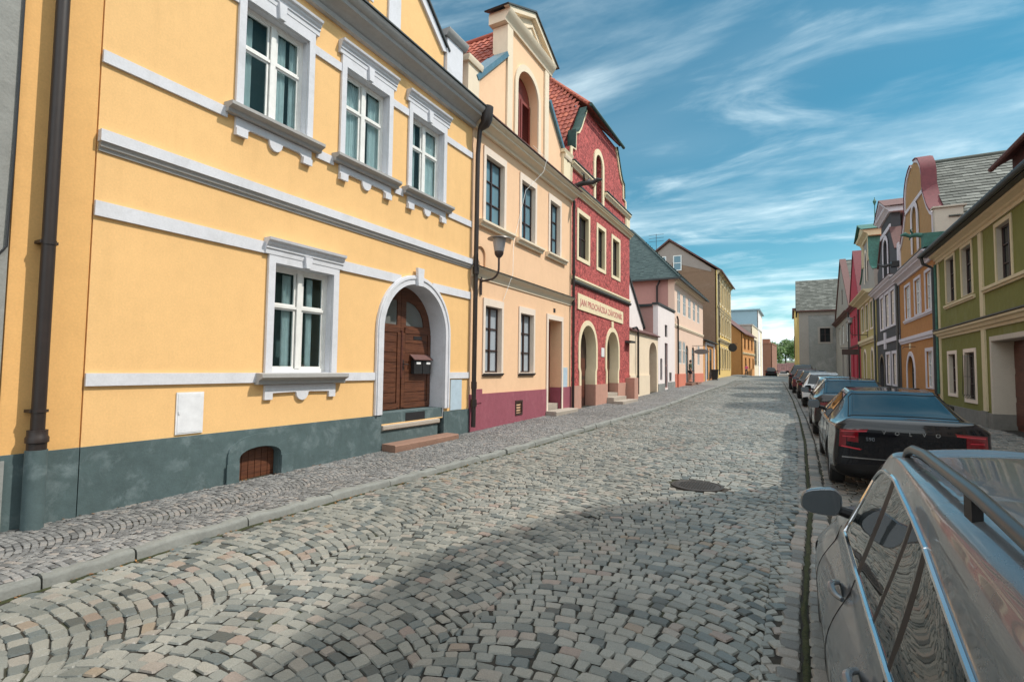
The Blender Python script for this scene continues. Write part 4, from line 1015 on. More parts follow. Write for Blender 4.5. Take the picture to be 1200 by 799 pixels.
# ---- pale pink shop house
h = house('pale_pink_house', TL, 37.3, 50.6, 'pale pink house with coral base and green slate hipped roof, oval sign by its door', LG)
holes = []
for i in range(5):
    a = 38.3 + i * 2.26; holes.append((add_window(h, TL, None, (a, a + 1.15, 5.95, 7.6), .06, frame='white_frame', pane='blue_pane', rows=(.6,)), .2))
for a in (38.85, 40.33, 47.4): holes.append((add_window(h, TL, None, (a, a + 1.05, 2.25, 3.95), .06, frame='white_frame', pane='blue_pane', rows=(.6,)), .2))
for a, b in ((41.5, 42.75), (44.35, 45.7)): holes.append((add_window(h, TL, None, (a, b, .75, 3.75), .12, frame='brown_frame', pane='blue_pane', rows=(.8,), cols=1, name='door', arch=.85), .36))
mb = MB(TL); mb.wall(rect(37.3, 50.6, .3, 8.3), holes, 0, -.45); mb.build('wall', 'pink_wall', h)
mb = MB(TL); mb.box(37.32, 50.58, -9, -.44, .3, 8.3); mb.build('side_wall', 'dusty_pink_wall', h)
mb = MB(TL)
for a, b in ((37.3, 41.5), (42.75, 44.35), (45.7, 50.6)): mb.box(a, b, 0, .035, .3, 1.52)
mb.build('plinth', 'coral_base', h)
cornice(h, TL, 37.3, 50.6, band_prof(4.85, 5.10, .09), 'cream_trim', 'string_moulding'); cornice(h, TL, 37.3, 50.6, big_prof(7.95, 8.28, .3), 'cream_trim')
mb = MB(); zt = 13.4
c0, c1 = Vector(TL(36.9, .45, 8.28)), Vector(TL(51.0, .45, 8.28))
tile_slope(mb, c0, Vector((-9.6, 0, 0)), Vector((0, 5.0, zt - 8.28)), .24, .2, 0, flat=True, step=.010, lo=lambda t: .5 * t, hi=lambda t: 1 - .5 * t)
tile_slope(mb, c0, c1 - c0, Vector((-4.8, 0, zt - 8.28)), .24, .2, 0, flat=True, step=.010, lo=lambda t: t * 5 / 14.1, hi=lambda t: 1 - t * 5 / 14.1)
tile_slope(mb, c1, Vector((-9.6, 0, 0)), Vector((0, -5.0, zt - 8.28)), .24, .2, 0, flat=True, step=.010, lo=lambda t: .5 * t, hi=lambda t: 1 - .5 * t)
rf = mb.build('roof', 'green_slate', h, smooth=0, fixn=False)
mb = MB(TL); mb.box(36.85, 51.05, .40, .52, 8.2, 8.32); mb.box(36.85, 36.97, -9, .40, 8.2, 8.32); mb.build('gutter', 'coping_dark', rf)
mb = MB(); cT = Vector((c0.x - 4.8, 41.9, zt)); cU = Vector((c0.x - 4.8, 46.0, zt))
mb.tube([c0 + Vector((0, 0, .03)), cT], .06, 8); mb.tube([cT, cU], .08, 8); mb.tube([c1 + Vector((0, 0, .03)), cU], .06, 8); mb.build('ridge', 'green_slate', rf)
pipe(h, [(37.6, .12, 5.6), (37.9, .12, 5.4), (37.9, .12, 1.5)], .06, T=TL); pipe(h, [(37.9, .12, 1.5), (37.9, .12, .5)], .06, 'coral_base', TL)
pipe(h, [(37.15, -1.0, 8.2), (37.15, -1.2, 7.8), (37.15, -1.2, 5.6)], .07, T=TL)
for a, b in ((41.2, 43.1), (44.2, 46.1)): mb = MB(TL); mb.box(a, b, .0, .5, .3, .80); mb.build('step', 'sandstone_step', h)
t_ = thing('hanging_sign', TL(44.6, .9, 3.2), 'grey oval shop sign hanging from a wall bracket on the pale pink house', 'sign')
mb = MB(TL); mb.tube([(44.6, 0, 3.82), (44.6, 1.35, 3.82)], .02, 8); mb.build('bracket', 'black_metal', t_)
mb = MB(TL); vs = [(44.57 + .06 * s_, .72 + .58 * cos(2 * pi * i / 24), 3.33 + .22 * sin(2 * pi * i / 24)) for s_ in (0, 1) for i in range(24)]
mb.add(vs, [tuple(range(23, -1, -1)), tuple(range(24, 48))] + [(i, (i + 1) % 24, 24 + (i + 1) % 24, 24 + i) for i in range(24)]); mb.build('board', 'lamp_shade', t_)
mb = MB(TL); mb.box(44.6, 44.61, .3, .32, 3.5, 3.82); mb.box(44.6, 44.61, 1.12, 1.14, 3.5, 3.82); mb.build('chain', 'black_metal', t_)

# ---- low shop
h = house('low_shop', TL, 50.6, 60.5, 'low shop with brown doors squeezed between the pale pink and the tall yellow house', LG)
holes = [(add_window(h, TL, None, (52.6, 54.2, .9, 4.0), .1, frame='brown_wood', pane='blue_pane', rows=(.55,), cols=2, name='door'), .36),
         (add_window(h, TL, None, (55.2, 56.8, .9, 4.0), .1, frame='brown_wood', pane='dark_pane', rows=(.55,), cols=2, name='door'), .36)]
mb = MB(TL); mb.wall(rect(50.62, 60.4, .3, 4.7), holes, -.05, -.5); body(mb, 50.6, 60.4, .3, 4.7, 7, -.5); mb.build('wall', 'ochre_orange', h)
mb = MB(TL); mb.profile([(-7, 5.6), (.3, 4.7), (.3, 4.6), (-7, 5.4)], 50.62, 60.4); mb.build('roof', 'coping_dark', h)
mb = MB(TL); mb.box(52.1, 52.5, -.05, .05, .5, 4.3); mb.box(58.0, 58.5, -.05, .05, .5, 4.3); mb.box(52.1, 58.5, -.05, .08, 4.3, 4.55); mb.build('shop_front', 'white_trim', h)

# ---- tall brown gabled house with yellow front
h = house('tall_yellow_house', TL, 61.5, 76, 'tall three-storey house with ornate yellow front and bare brown gable wall', LG)
holes = []
for i in range(5):
    a = 62.6 + i * 2.7
    holes.append((add_window(h, TL, (a - .2, a + 1.4, 9.3, 12.3), (a, a + 1.2, 9.6, 12.0), .15, sur='sand_trim', frame='white_frame', pane='dark_pane', rows=(.66,), surd=.10, head=(12.3, 12.6, .15)), .2))
    holes.append((add_window(h, TL, (a - .2, a + 1.4, 5.9, 8.3), (a, a + 1.2, 6.1, 8.1), .15, sur='sand_trim', frame='white_frame', pane='dark_pane', rows=(.66,), surd=.10, head=(8.3, 8.6, .15)), .2))
    holes.append((add_window(h, TL, (a - .2, a + 1.4, 1.9, 4.6), (a, a + 1.2, 2.0, 4.4), .15, sur='sand_trim', frame='brown_frame', pane='dark_pane', rows=(.66,), surd=.06), .2))
mb = MB(TL); mb.wall(rect(61.5, 76, .5, 13.15), holes, 0, -.1); mb.build('wall', 'ochre_yellow', h)
mb = MB(TL); mb.prism([(61.52, .5), (75.98, .5), (75.98, 13.15), (61.52, 13.15)], -10.2, -.21)
mb.add([(61.5, -.1, 13.1), (61.5, -10.2, 13.1), (61.5, -5.2, 17.0), (76, -.1, 13.1), (76, -10.2, 13.1), (76, -5.2, 17.0)], [(0, 1, 2), (3, 5, 4), (0, 2, 5, 3), (1, 4, 5, 2)])
mb.build('gable_wall', 'brown_render', h)
mb = MB(TL)
mb.add([(61.47, -.6, 13.0), (61.47, -4.9, 14.4), (61.47, -5.2, 13.0), (61.47, -9.9, 12.2), (61.47, -10.1, 13.1), (61.47, -5.2, 16.85), (61.47, -.6, 13.4)], [(0, 1, 2, 3, 4, 5, 6)]); mb.build('render_patch', 'gray_render', h)
for a, b, c, e in ((-6.55, -5.6, 14.0, 15.2), (-4.8, -3.85, 13.4, 15.2)):
    mb = MB(lambda u, d, v: (XL + u, 61.46 - d, v)); mb.trim(rect(a, b, c, e), rect(a + .1, b - .1, c + .1, e - .1), 0, .05, closed=True); mb.box(a + .1, b - .1, 0.0, .05, (c + e) / 2 - .04, (c + e) / 2 + .04)
    w = mb.build('window', 'white_frame', h); mb = MB(lambda u, d, v: (XL + u, 61.46 - d, v)); mb.box(a + .1, b - .1, 0.005, .02, c + .1, e - .1); mb.build('pane', 'blue_pane', w)
mb = MB(TL)
for z0, z1, dd in ((5.0, 5.45, .25), (8.75, 9.1, .15), (12.65, 13.15, .45)): mb.profile(big_prof(z0, z1, dd), 61.5, 76)
for a in (61.5, 75.4): mb.box(a, a + .6, .0, .06, 5.5, 12.6)
mb.build('cornice', 'sand_trim', h)
mb = MB(TL); mb.add([(61.2, .6, 13.05), (76.3, .6, 13.05), (76.3, -5.2, 17.25), (61.2, -5.2, 17.25), (61.2, .6, 12.88), (76.3, .6, 12.88), (76.3, -5.2, 17.02), (61.2, -5.2, 17.02),
                    (61.2, -10.5, 13.2), (76.3, -10.5, 13.2), (61.2, -10.5, 13.05), (76.3, -10.5, 13.05)],
                   [(0, 1, 2, 3), (4, 7, 6, 5), (0, 4, 5, 1), (0, 3, 7, 4), (1, 5, 6, 2), (3, 2, 9, 8), (7, 10, 11, 6), (8, 10, 7, 3), (9, 2, 6, 11), (8, 9, 11, 10)]); mb.build('roof', 'brown_tin', h)
mb = MB(TL); mb.tube([(62.5, -7, 15.5), (62.5, -7, 18.3)], .03, 6)
for q in (17.4, 17.8, 18.2): mb.tube([(62.5, -7.9, q), (62.5, -6.1, q)], .02, 5)
mb.build('aerial', 'black_metal', h)
pipe(h, [(61.75, .15, 12.7), (61.75, .15, 1.3)], .07, T=TL, mat='black_metal')
t_ = thing('round_sign', TL(68, 1.0, 4.8), 'black round shop sign on a bracket on the tall yellow house', 'sign')
mb = MB(TL); mb.tube([(68, 0, 5.1), (68, 1.5, 5.1)], .03, 8); mb.build('bracket', 'black_metal', t_)
mb = MB(TL); vs = [(67.95 + .1 * s_, .95 + .5 * cos(2 * pi * i / 24), 4.6 + .5 * sin(2 * pi * i / 24)) for s_ in (0, 1) for i in range(24)]
mb.add(vs, [tuple(range(23, -1, -1)), tuple(range(24, 48))] + [(i, (i + 1) % 24, 24 + (i + 1) % 24, 24 + i) for i in range(24)]); mb.build('board', 'bin_black', t_)

# ---- houses at the far end, left
def box_house(name, label, P, Q, ze, zr, depth, wall, side, roofm, base, wins=(), over=.4, group=LG, ridge_along=True):
    """front wall from P to Q (x,y); body reaches back to the left"""
    P, Q = Vector((*P, 0)), Vector((*Q, 0)); t = (Q - P).normalized(); n = Vector((-t.y, t.x, 0)); L = (Q - P).length
    T = lambda u, d, v: tuple(P + t * u - n * d + Vector((0, 0, v)))
    h = thing(name, tuple(P.lerp(Q, .5) + Vector((0, 0, base))), label, 'house', group)
    holes = []
    for (a, b, c, e) in wins: holes.append((add_window(h, T, (a - .15, b + .15, c - .1, e + .15), (a, b, c, e), .15, sur=side, frame='brown_frame', pane='dark_pane', rows=(.6,)), .2))
    mb = MB(T); mb.wall(rect(0, L, base - 6, ze), holes, 0, -.08); mb.build('wall', wall, h)
    mb = MB(T); mb.box(.02, L - .02, -depth, -.21, base - 6, ze)
    if zr > ze: mb.add([(0.02, -.1, ze), (.02, -depth, ze), (.02, -depth / 2, zr - .05), (L - .02, -.1, ze), (L - .02, -depth, ze), (L - .02, -depth / 2, zr - .05)], [(0, 1, 2), (3, 5, 4)])
    mb.build('side_wall', side, h)
    mb = MB(T); q = over
    if zr > ze:
        mb.add([(-q, q, ze - .1), (L + q, q, ze - .1), (L + q, -depth / 2, zr), (-q, -depth / 2, zr), (-q, -depth - q, ze - .1), (L + q, -depth - q, ze - .1)], [(0, 1, 2, 3), (3, 2, 5, 4)])
        mb.add([(-q, q, ze - .22), (L + q, q, ze - .22), (L + q, -depth / 2, zr - .12), (-q, -depth / 2, zr - .12), (-q, -depth - q, ze - .22), (L + q, -depth - q, ze - .22)], [(0, 1, 2, 3), (3, 2, 5, 4)])
        mb.box(-q, L + q, q - .02, q + .04, ze - .25, ze - .08)
    else: mb.box(-q, L + q, -depth - q, q, ze, ze + .25)
    mb.build('roof', roofm, h); return h, T
h, T = box_house('orange_house', 'orange two-storey house with brown roof at the far left end of the street', (-7.15, 95), (-6.1, 108), 8.2, 12.2, 9, 'ochre_orange', 'burnt_orange_plaster', 'brown_tile', 1.0,
              [(1.5 + i * 3.9, 2.9 + i * 3.9, 5.6, 7.4) for i in range(3)] + [(2.2 + i * 4.2, 3.4 + i * 4.2, 2.2, 4.0) for i in range(3)])
cornice(h, T, 0, 13, band_prof(4.6, 5.0, .15), 'sand_trim', 'string_moulding')
box_house('metal_hall', 'pale blue sheet metal hall rising behind the orange house', (-6.05, 122), (-5.9, 136), 14.9, 14.9, 12, 'white_wall', 'metal_sheet', 'metal_sheet', 0, group='buildings at the far end of the street')
box_house('pale_block', 'pale modern block with a tall opening beyond the orange house', (-6.5, 109), (-5.85, 132), 10.6, 10.6, 5, 'cream_trim', 'concrete', 'concrete', 0, [(3, 9, 3, 8), (12, 18, 3, 8)], .1, 'buildings at the far end of the street')
h, T = box_house('brown_block', 'boxy brown flat-roofed block overhanging the end of the street', (-4.3, 150), (-3.5, 165), 8.9, 8.9, 5, 'brick_brown', 'brick_brown', 'brick_brown', 4, group='buildings at the far end of the street', over=.1)
mb = MB(T); mb.box(3, 6, -3, -.8, 9.1, 10.4); mb.build('roof_cabin', 'brick_brown', h)
# distant roofs and trees down the hill
for i, (x, y, zb, w, lab) in enumerate(((-3.2, 178, -2.2, 4.5, 'far house with brown tiled roof below the trees, beside the brown block'), (1.2, 186, -1.8, 5.0, 'far house with brown tiled roof below the trees, beside the grey end house'))):
    h = thing('far_house', (x, y, zb), lab, 'house', 'far tile roofed houses')
    mb = MB(); mb.box(x - w / 2, x + w / 2, y, y + 8, zb - 4, zb + 3.6); mb.build('wall', 'cream_wall', h)
    mb = MB(); P = Vector((x - w / 2 - .3, y - .4, zb + 3.4)); tile_slope(mb, P, Vector((w + .6, 0, 0)), Vector((0, 4.5, 3.0)), .5, .5, .06); mb.build('roof', 'brown_tile', h, fixn=False)
def tree(x, y, zb, ht, r, label, seed):
    rg = random.Random(seed)
    t = thing('tree', (x, y, zb), label, 'tree', 'trees beyond the end of the street')
    mb = MB(); mb.tube([(x, y, zb), (x + .1, y, zb + ht * .4), (x, y, zb + ht * .8)], [.35, .25, .08], 8)
    for i in range(6):
        a = rg.uniform(0, 6.28); z = zb + ht * rg.uniform(.35, .6); mb.tube([(x, y, z), (x + cos(a) * r * .7, y + sin(a) * r * .7, z + ht * .25)], [.12, .03], 6)
    mb.build('trunk', 'bark', t)
    mb = MB(); cl = []
    for i in range(40):
        a = rg.uniform(0, 6.28); e = rg.uniform(-.9, 1.4); rr = rg.uniform(.5, 1); cl.append((x + cos(a) * cos(e) * r * rr, y + sin(a) * cos(e) * r * rr, zb + ht * .58 + sin(e) * ht * .38 * rr, rg.uniform(.25, .42) * r))
    for cx, cy, cz, cr in cl:
        for j in range(110):
            d = Vector((rg.gauss(0, 1), rg.gauss(0, 1), rg.gauss(0, 1))).normalized() * cr * rg.uniform(.5, 1.05); p = Vector((cx, cy, cz)) + d
            u = Vector((rg.gauss(0, 1), rg.gauss(0, 1), rg.gauss(0, 1))).normalized() * rg.uniform(.18, .36); w = u.orthogonal().normalized() * u.length * .7
            mb.add([tuple(p - u), tuple(p + w), tuple(p + u), tuple(p - w)], [(0, 1, 2, 3)])
    mb.build('crown', 'foliage', t, smooth=0, fixn=False)
for i, (x, y, zb, ht, r, lb) in enumerate(((-6.5, 232, 3, 10.0, 4.2, 'leafy green tree far down the street, leftmost of the far group'), (-2.0, 245, 4, 11, 4.6, 'tall leafy green tree in the middle of the far group'),
                                           (2.2, 238, 4, 10.0, 4.2, 'leafy green tree far down the street, right of the tall one'), (6.5, 250, 4, 11.0, 4.8, 'green tree half hidden behind the grey end house'))): tree(x, y, zb, ht, r, lb, i)

# ================================================================== RIGHT ROW
def gable_pts(c, half): return [(c + a, b) for a, b in half] + [(c - a, b) for a, b in half[::-1]]
# ---- two houses beside and behind the camera
for nm, u0, u1, wm, lab in (('pale_house', 2.5, 12.5, 'white_wall', 'pale gabled house beside the parked silver estate car'), ('pink_gabled_house', -7.5, 2.4, 'pink_wall', 'pink gabled house standing behind the photographer')):
    h = house(nm, TR, u0, u1, lab, RGP); c = (u0 + u1) / 2; w = (u1 - u0) / 2
    holes = []
    for a in (u0 + 1.0, c - 1.9, c + .8, u1 - 2.1):
        for z0, z1 in ((1.1, 2.8), (4.3, 6.0)): holes.append((add_window(h, TR, (a - .12, a + 1.22, z0, z1 + .12), (a, a + 1.1, z0, z1), .12, sur='sand_trim', frame='white_frame', pane='dark_pane'), .2))
    mb = MB(TR); mb.wall(rect(u0, u1, -.3, 6.9), holes, 0, -.4); body(mb, u0, u1, -.3, 6.9, 8.5); mb.build('wall', wm, h)
    half = [(w, 6.9), (w - .55, 7.2), (w - 1.2, 8.4), (w - 1.7, 9.4), (w - 2.4, 10.8), (w - 3.5, 11.55), (.5, 11.8)]
    mb = MB(TR); mb.wall(gable_pts(c, half), [], -.01, -.45); mb.build('gable', wm, h)
    cornice(h, TR, u0, u1, big_prof(6.6, 7.0, .35), 'sand_trim'); cross_roof(h, TR, u0, u1, 7.0, 11.5, 8, 'brown_tile', -.4)

# ---- green house
h = house('green_house', TR, 12.6, 25.3, 'olive green plastered house with cream bands and a deep wooden gateway on the right', RGP)
holes = []
for a, b, c, e in ((22.77, 24.07, 4.32, 6.04), (20.84, 22.12, 4.32, 6.04), (17.55, 18.85, 4.28, 5.96), (15.2, 16.5, 4.28, 5.96)):
    holes.append((add_window(h, TR, (a, b, c, e), (a + .12, b - .12, c + .02, e - .12), .16, sur='sand_trim', frame='brown_frame', pane='dark_pane', rows=(.33, .66), surd=.03, reveal='beige_reveal'), .22))
for a, b, c, e in ((22.95, 24.12, .98, 2.60), (20.84, 22.12, .86, 2.60)):
    holes.append((add_window(h, TR, (a, b, c, e), (a + .12, b - .12, c + .10, e - .12), .16, sur='pale_trim', frame='brown_frame', pane='dark_pane', rows=(.33, .66), surd=.03, reveal='beige_reveal'), .22))
# forged basket grille on the nearer ground floor window
w = [o for o in h.children if o.name.startswith('window')][-1]
mb = MB(TR)
for i in range(7): x = 20.98 + i * .17; mb.tube([(x, .06, 1.0), (x, .10, 1.12), (x, .06, 2.42)], .008, 6)
for z in (1.1, 1.7, 2.35): mb.tube([(20.95, .07, z), (22.02, .07, z)], .008, 6)
mb.build('grille', 'black_metal', w)
holes.append((rect(16.2, 19.42, -.3, 2.74), .52))
mb = MB(TR); mb.wall(rect(12.6, 25.3, -.3, 6.3), holes, 0, -.7); body(mb, 12.6, 25.3, -.3, 6.4, 8.5, -.9); mb.build('wall', 'green_plaster', h)
mb = MB(TR); mb.box(19.405, 19.418, -.50, .02, .66, 2.735); mb.box(16.202, 16.215, -.50, .02, .66, 2.735); mb.box(16.22, 19.40, -.5, .02, 2.722, 2.735)
mb.box(19.42, 19.55, .003, .022, .66, 2.86); mb.box(16.07, 16.2, .003, .022, .66, 2.86); mb.box(16.2, 19.42, .003, .022, 2.74, 2.86); mb.build('gateway_lining', 'beige_reveal', h)
mb = MB(TR); mb.box(16.22, 19.40, -.52, -.47, .1, 2.72)
for i in range(2):
    for j in range(3): mb.box(16.35 + i * 1.6, 17.75 + i * 1.6, -.47, -.445, .35 + j * .8, 1.0 + j * .8)
mb.build('gate', 'brown_wood', h)
mb = MB(TR); mb.box(19.43, 25.3, .003, .05, -.3, .66); mb.box(19.36, 19.404, -.48, .052, -.3, .66); mb.box(12.6, 16.2, .003, .05, -.3, .66)
mb.box(19.78, 20.22, .051, .09, -.3, .70); mb.build('plinth', 'stone_plinth', h)
mb = MB(TR)
for z0, z1 in ((.7, 3.1), (3.42, 6.0)): mb.box(19.86, 20.16, .003, .05, z0, z1); mb.box(24.95, 25.28, .003, .04, z0, z1)
mb.profile(band_prof(4.16, 4.32, .10), 12.6, 19.86); mb.profile(band_prof(4.14, 4.28, .08), 20.72, 24.2)
mb.profile([(.002, 3.10), (.04, 3.10), (.05, 3.18), (.10, 3.20), (.12, 3.28), (.18, 3.32), (.18, 3.38), (.002, 3.40)], 12.6, 25.3)
mb.profile([(.002, 6.02), (.05, 6.02), (.05, 6.12), (.10, 6.15), (.12, 6.2), (.24, 6.27), (.26, 6.33), (.002, 6.36)], 12.6, 25.3); mb.build('wall_band', 'sand_trim', h)
mb = MB(TR); mb.box(12.6, 25.32, .002, .21, 3.402, 3.44); mb.build('band_cap', 'coping_dark', h)
mb = MB(); tile_slope(mb, TR(12.5, .45, 6.45), Vector((0, 12.95, 0)), Vector((4.6, 0, 3.5)), .24, .34, .035); rf = mb.build('roof', 'brown_tile', h, smooth=30, fixn=False)
mb = MB(TR); mb.add([(12.5, -4.15, 9.93), (25.45, -4.15, 9.93), (25.45, -8.9, 6.5), (12.5, -8.9, 6.5)], [(0, 1, 2, 3)]); mb.add([(25.29, -.0, 6.35), (25.29, -8.6, 6.35), (25.29, -4.1, 9.8)], [(0, 1, 2)]); mb.build('rear_slope', 'brown_tile', rf)
mb = MB(TR); mb.tube([(12.5, .50, 6.40), (25.5, .50, 6.40)], .075, 10); mb.box(12.5, 25.45, .27, .43, 6.33, 6.43); mb.build('gutter', 'coping_dark', rf)
mb = MB(TR); mb.box(15.4, 18.6, -2.6, -.35, 6.6, 8.0); mb.build('dormer_wall', 'brown_tile', rf)
mb = MB(TR); mb.profile([(.0, 7.52), (-.05, 7.7), (-2.9, 9.4), (-2.9, 9.2)], 15.1, 18.85); mb.tube([(15.1, .02, 7.54), (18.9, .02, 7.54)], .07, 8); mb.build('dormer_roof', 'brown_tin', rf)
mb = MB(TR); mb.tube([(25.38, .48, 6.38), (25.38, .42, 6.1), (25.36, .12, 5.9), (25.36, .12, .3)], .06, 10); mb.build('downpipe', 'black_metal', h)
mb = MB(TR); mb.tube([(25.2, .08, 6.0), (25.2, .08, 1.0)], .045, 8); mb.build('downpipe', 'copper_green', h)
mb = MB(TR); mb.box(12.6, 25.3, -.6, -.45, 6.25, 6.6); mb.build('eaves_wall', 'green_plaster', h)

# ---- orange house
h = house('burnt_orange_house', TR, 25.55, 33.1, 'burnt orange house with a curved ochre gable, slate roof and green rain spout', RGP)
holes = []
for a, b in ((26.05, 27.35), (28.1, 29.5), (30.35, 31.75)):
    holes.append((add_window(h, TR, (a, b, 4.40, 6.12), (a + .12, b - .12, 4.45, 6.0), .1, sur='lilac_white', frame='white_frame', pane='light_pane', rows=(.33, .66)), .16))
holes.append((add_window(h, TR, (26.2, 27.6, 1.15, 2.85), (26.36, 27.44, 1.2, 2.70), .1, sur='lilac_white', frame='white_frame', pane='light_pane', rows=(.33, .66)), .16))
holes.append((add_window(h, TR, (29.72, 31.75, .5, 2.82), (29.92, 31.55, .5, 2.62), .22, sur='lilac_white', frame='rail_grey', pane='dark_pane', rows=(.62,), arch=.62, name='door'), .28))
mb = MB(TR); mb.wall(rect(25.55, 33.1, -.2, 6.7), holes, 0, -.4); body(mb, 25.55, 33.1, -.2, 6.7, 8.5); mb.build('wall', 'burnt_orange_plaster', h)
mb = MB(TR); mb.profile(band_prof(3.24, 3.54, .10), 25.55, 33.1); mb.profile(band_prof(4.22, 4.38, .08), 25.9, 31.95); mb.profile(big_prof(6.35, 6.74, .42), 25.55, 33.15)
mb.build('cornice', 'lilac_white', h)
mb = MB(TR); mb.box(25.55, 33.15, -.05, .44, 6.742, 6.77); mb.build('cornice_cap', 'coping_dark', h)
c = 29.35
half = [(3.55, 6.7), (3.55, 8.25), (3.2, 8.4), (2.7, 8.8), (2.2, 9.4), (1.95, 9.8), (1.92, 10.4), (1.75, 10.8), (1.35, 11.2), (.8, 11.42), (.3, 11.5)]
gh = arch_loop(28.55, 29.6, 7.35, 8.9, 9.4, 12)
mb = MB(TR); mb.wall(gable_pts(c, half), [(gh, .2)], -.05, -.5); mb.build('gable', 'ochre_gable', h)
add_window(h, TR, (28.35, 29.8, 7.3, 9.6), (28.55, 29.6, 7.35, 9.4), .2, sur='lilac_white', frame='white_frame', pane='light_pane', rows=(.5,), arch=.75)
mb = MB(TR)
for sg in (1, -1): mb.trim([(c + sg * a, b) for a, b in half], [(c + sg * (a - .14 if a > .4 else a), b - .10) for a, b in half], -.049, .0)
mb.box(c - 2.0, c + 2.0, -.049, .0, 9.55, 9.72); mb.build('gable_trim', 'lilac_white', h)
for sg, nm in ((-1, 'red_tin'), (1, 'red_tin')):
    mb = MB(TR); mb.trim([(c + sg * (a + .05), b + .06) for a, b in half[2:]], [(c + sg * a, b + .005) for a, b in half[2:]], -.51, .03); mb.build('coping', nm, h)
mb = MB(TR); mb.box(25.5, 25.78, -.9, -.02, 6.78, 8.3); mb.box(25.42, 25.86, -1.0, .05, 8.3, 8.36); mb.build('pedestal', 'beige_reveal', h)
cross_roof(h, TR, 25.45, 33.2, 7.9, 11.38, 9.5, 'grey_slate', -.45, flat=True, tw=.42, th=.26)
mb = MB(TR); mb.box(25.45, 25.95, -.3, .35, 6.8, 7.35); mb.tube([(25.9, .3, 7.35), (26.0, .5, 7.42), (26.05, .7, 7.40), (26.07, .85, 7.5), (26.05, 1.0, 7.46)], [.10, .09, .07, .09, .03], 10)
mb.tube([(26.0, .6, 7.45), (25.9, .7, 7.62), (25.85, .62, 7.66)], [.04, .03, .01], 6); mb.tube([(26.05, .65, 7.4), (26.15, .7, 7.25)], [.04, .015], 6); mb.build('rain_spout', 'copper_green', h)
mb = MB(TR); mb.tube([(29.6, .0, 3.0), (29.55, .45, 3.0), (29.5, .5, 2.9)], .015, 6); mb.build('wall_bracket', 'black_metal', h)
mb = MB(TR); mb.box(30.6, 30.9, .003, .03, 2.95, 3.2); mb.build('house_number', 'sign_cream', h)
pipe(h, [(33.15, .13, 6.4), (33.15, .13, .5)], .06, T=TR, mat='rail_grey')

# ---- charcoal house
h = house('charcoal_house', TR, 33.2, 41.3, 'charcoal black house with pale pink windows and a pedimented gable', RGP)
holes = []
for a, b in ((34.4, 36.05), (36.2, 37.95), (38.2, 39.8)):
    holes.append((add_window(h, TR, (a, b, 4.38, 6.58), (a + .22, b - .22, 4.5, 6.4), .1, sur='lilac_white', frame='pale_trim', pane='light_pane', rows=(.33, .66), fw=.12), .16))
for a, b in ((34.25, 35.85), (36.3, 37.95)):
    holes.append((add_window(h, TR, (a, b, 1.05, 3.02), (a + .22, b - .22, 1.15, 2.85), .1, sur='lilac_white', frame='pale_trim', pane='light_pane', rows=(.33, .66), fw=.12), .16))
holes.append((add_window(h, TR, (38.4, 40.5, .5, 2.95), (38.6, 40.3, .5, 2.8), .22, sur='rail_grey', frame='rail_grey', pane='dark_pane', rows=(.6,), arch=.65, name='door'), .28))
mb = MB(TR); mb.wall(rect(33.2, 41.3, -.1, 6.95), holes, 0, -.4); body(mb, 33.2, 41.3, -.1, 6.95, 8.5); mb.build('wall', 'charcoal_plaster', h)
mb = MB(TR); mb.box(33.3, 41.2, .002, .05, 3.55, 3.78); mb.box(37.7, 38.25, .002, .07, 3.2, 4.2); mb.profile(big_prof(6.6, 7.0, .45), 33.2, 41.35); mb.build('cornice', 'lilac_white', h)
mb = MB(TR); mb.box(33.2, 41.35, -.1, .47, 7.002, 7.03); mb.build('cornice_cap', 'brown_tin', h)
c = 37.25; half = [(3.7, 6.95), (3.7, 8.3), (3.2, 8.5), (2.5, 9.2), (1.75, 10.0), (1.7, 10.9)]
gh = arch_loop(36.5, 38.0, 7.6, 9.1, 9.7, 12)
mb = MB(TR); mb.wall(gable_pts(c, half), [(gh, .3)], -.05, -.5); mb.build('gable', 'charcoal_plaster', h)
add_window(h, TR, (36.25, 38.25, 7.5, 9.95), (36.5, 38.0, 7.6, 9.7), .25, sur='lilac_white', frame='brown_frame', pane='dark_pane', rows=(.5,), arch=.72)
mb = MB(TR); mb.profile([(-.9, 10.9), (.05, 10.9), (.1, 11.0), (.25, 11.1), (.28, 11.2), (-.9, 11.2)], c - 2.0, c + 2.0); mb.prism([(c - 2.0, 11.2), (c + 2.0, 11.2), (c, 12.0)], -.9, .0)
mb.trim([(c - 2.1, 11.2), (c, 12.08), (c + 2.1, 11.2)], [(c - 1.75, 11.2), (c, 11.92), (c + 1.75, 11.2)], .0, .25); mb.box(c - 1.72, c + 1.72, -.049, .02, 10.0, 10.25); mb.build('pediment', 'lilac_white', h)
mb = MB(TR); mb.trim([(c - 2.2, 11.2), (c, 12.14), (c + 2.2, 11.2)], [(c - 2.14, 11.19), (c, 12.08), (c + 2.14, 11.19)], -1.2, .3)
for sg in (1, -1): mb.trim([(c + sg * (a + .06), b + .05) for a, b in half[2:5]], [(c + sg * a, b) for a, b in half[2:5]], -.8, .04)
mb.build('coping', 'brown_tin', h)
mb = MB(TR); mb.box(33.3, 33.75, -.9, -.02, 7.04, 8.7); mb.build('pedestal', 'lilac_white', h)
cross_roof(h, TR, 33.2, 41.3, 8.2, 11.9, 9, 'bright_red_tile', -.75)
pipe(h, [(41.4, .13, 7.0), (41.4, .13, .6)], .06, T=TR, mat='rail_grey')
mb = MB(TR); mb.box(33.2, 33.6, -.3, .3, 7.4, 7.7); mb.tube([(33.6, .2, 7.6), (33.9, .55, 7.55), (34.0, .8, 7.7)], [.1, .08, .04], 8); mb.build('rain_spout', 'black_metal', h)

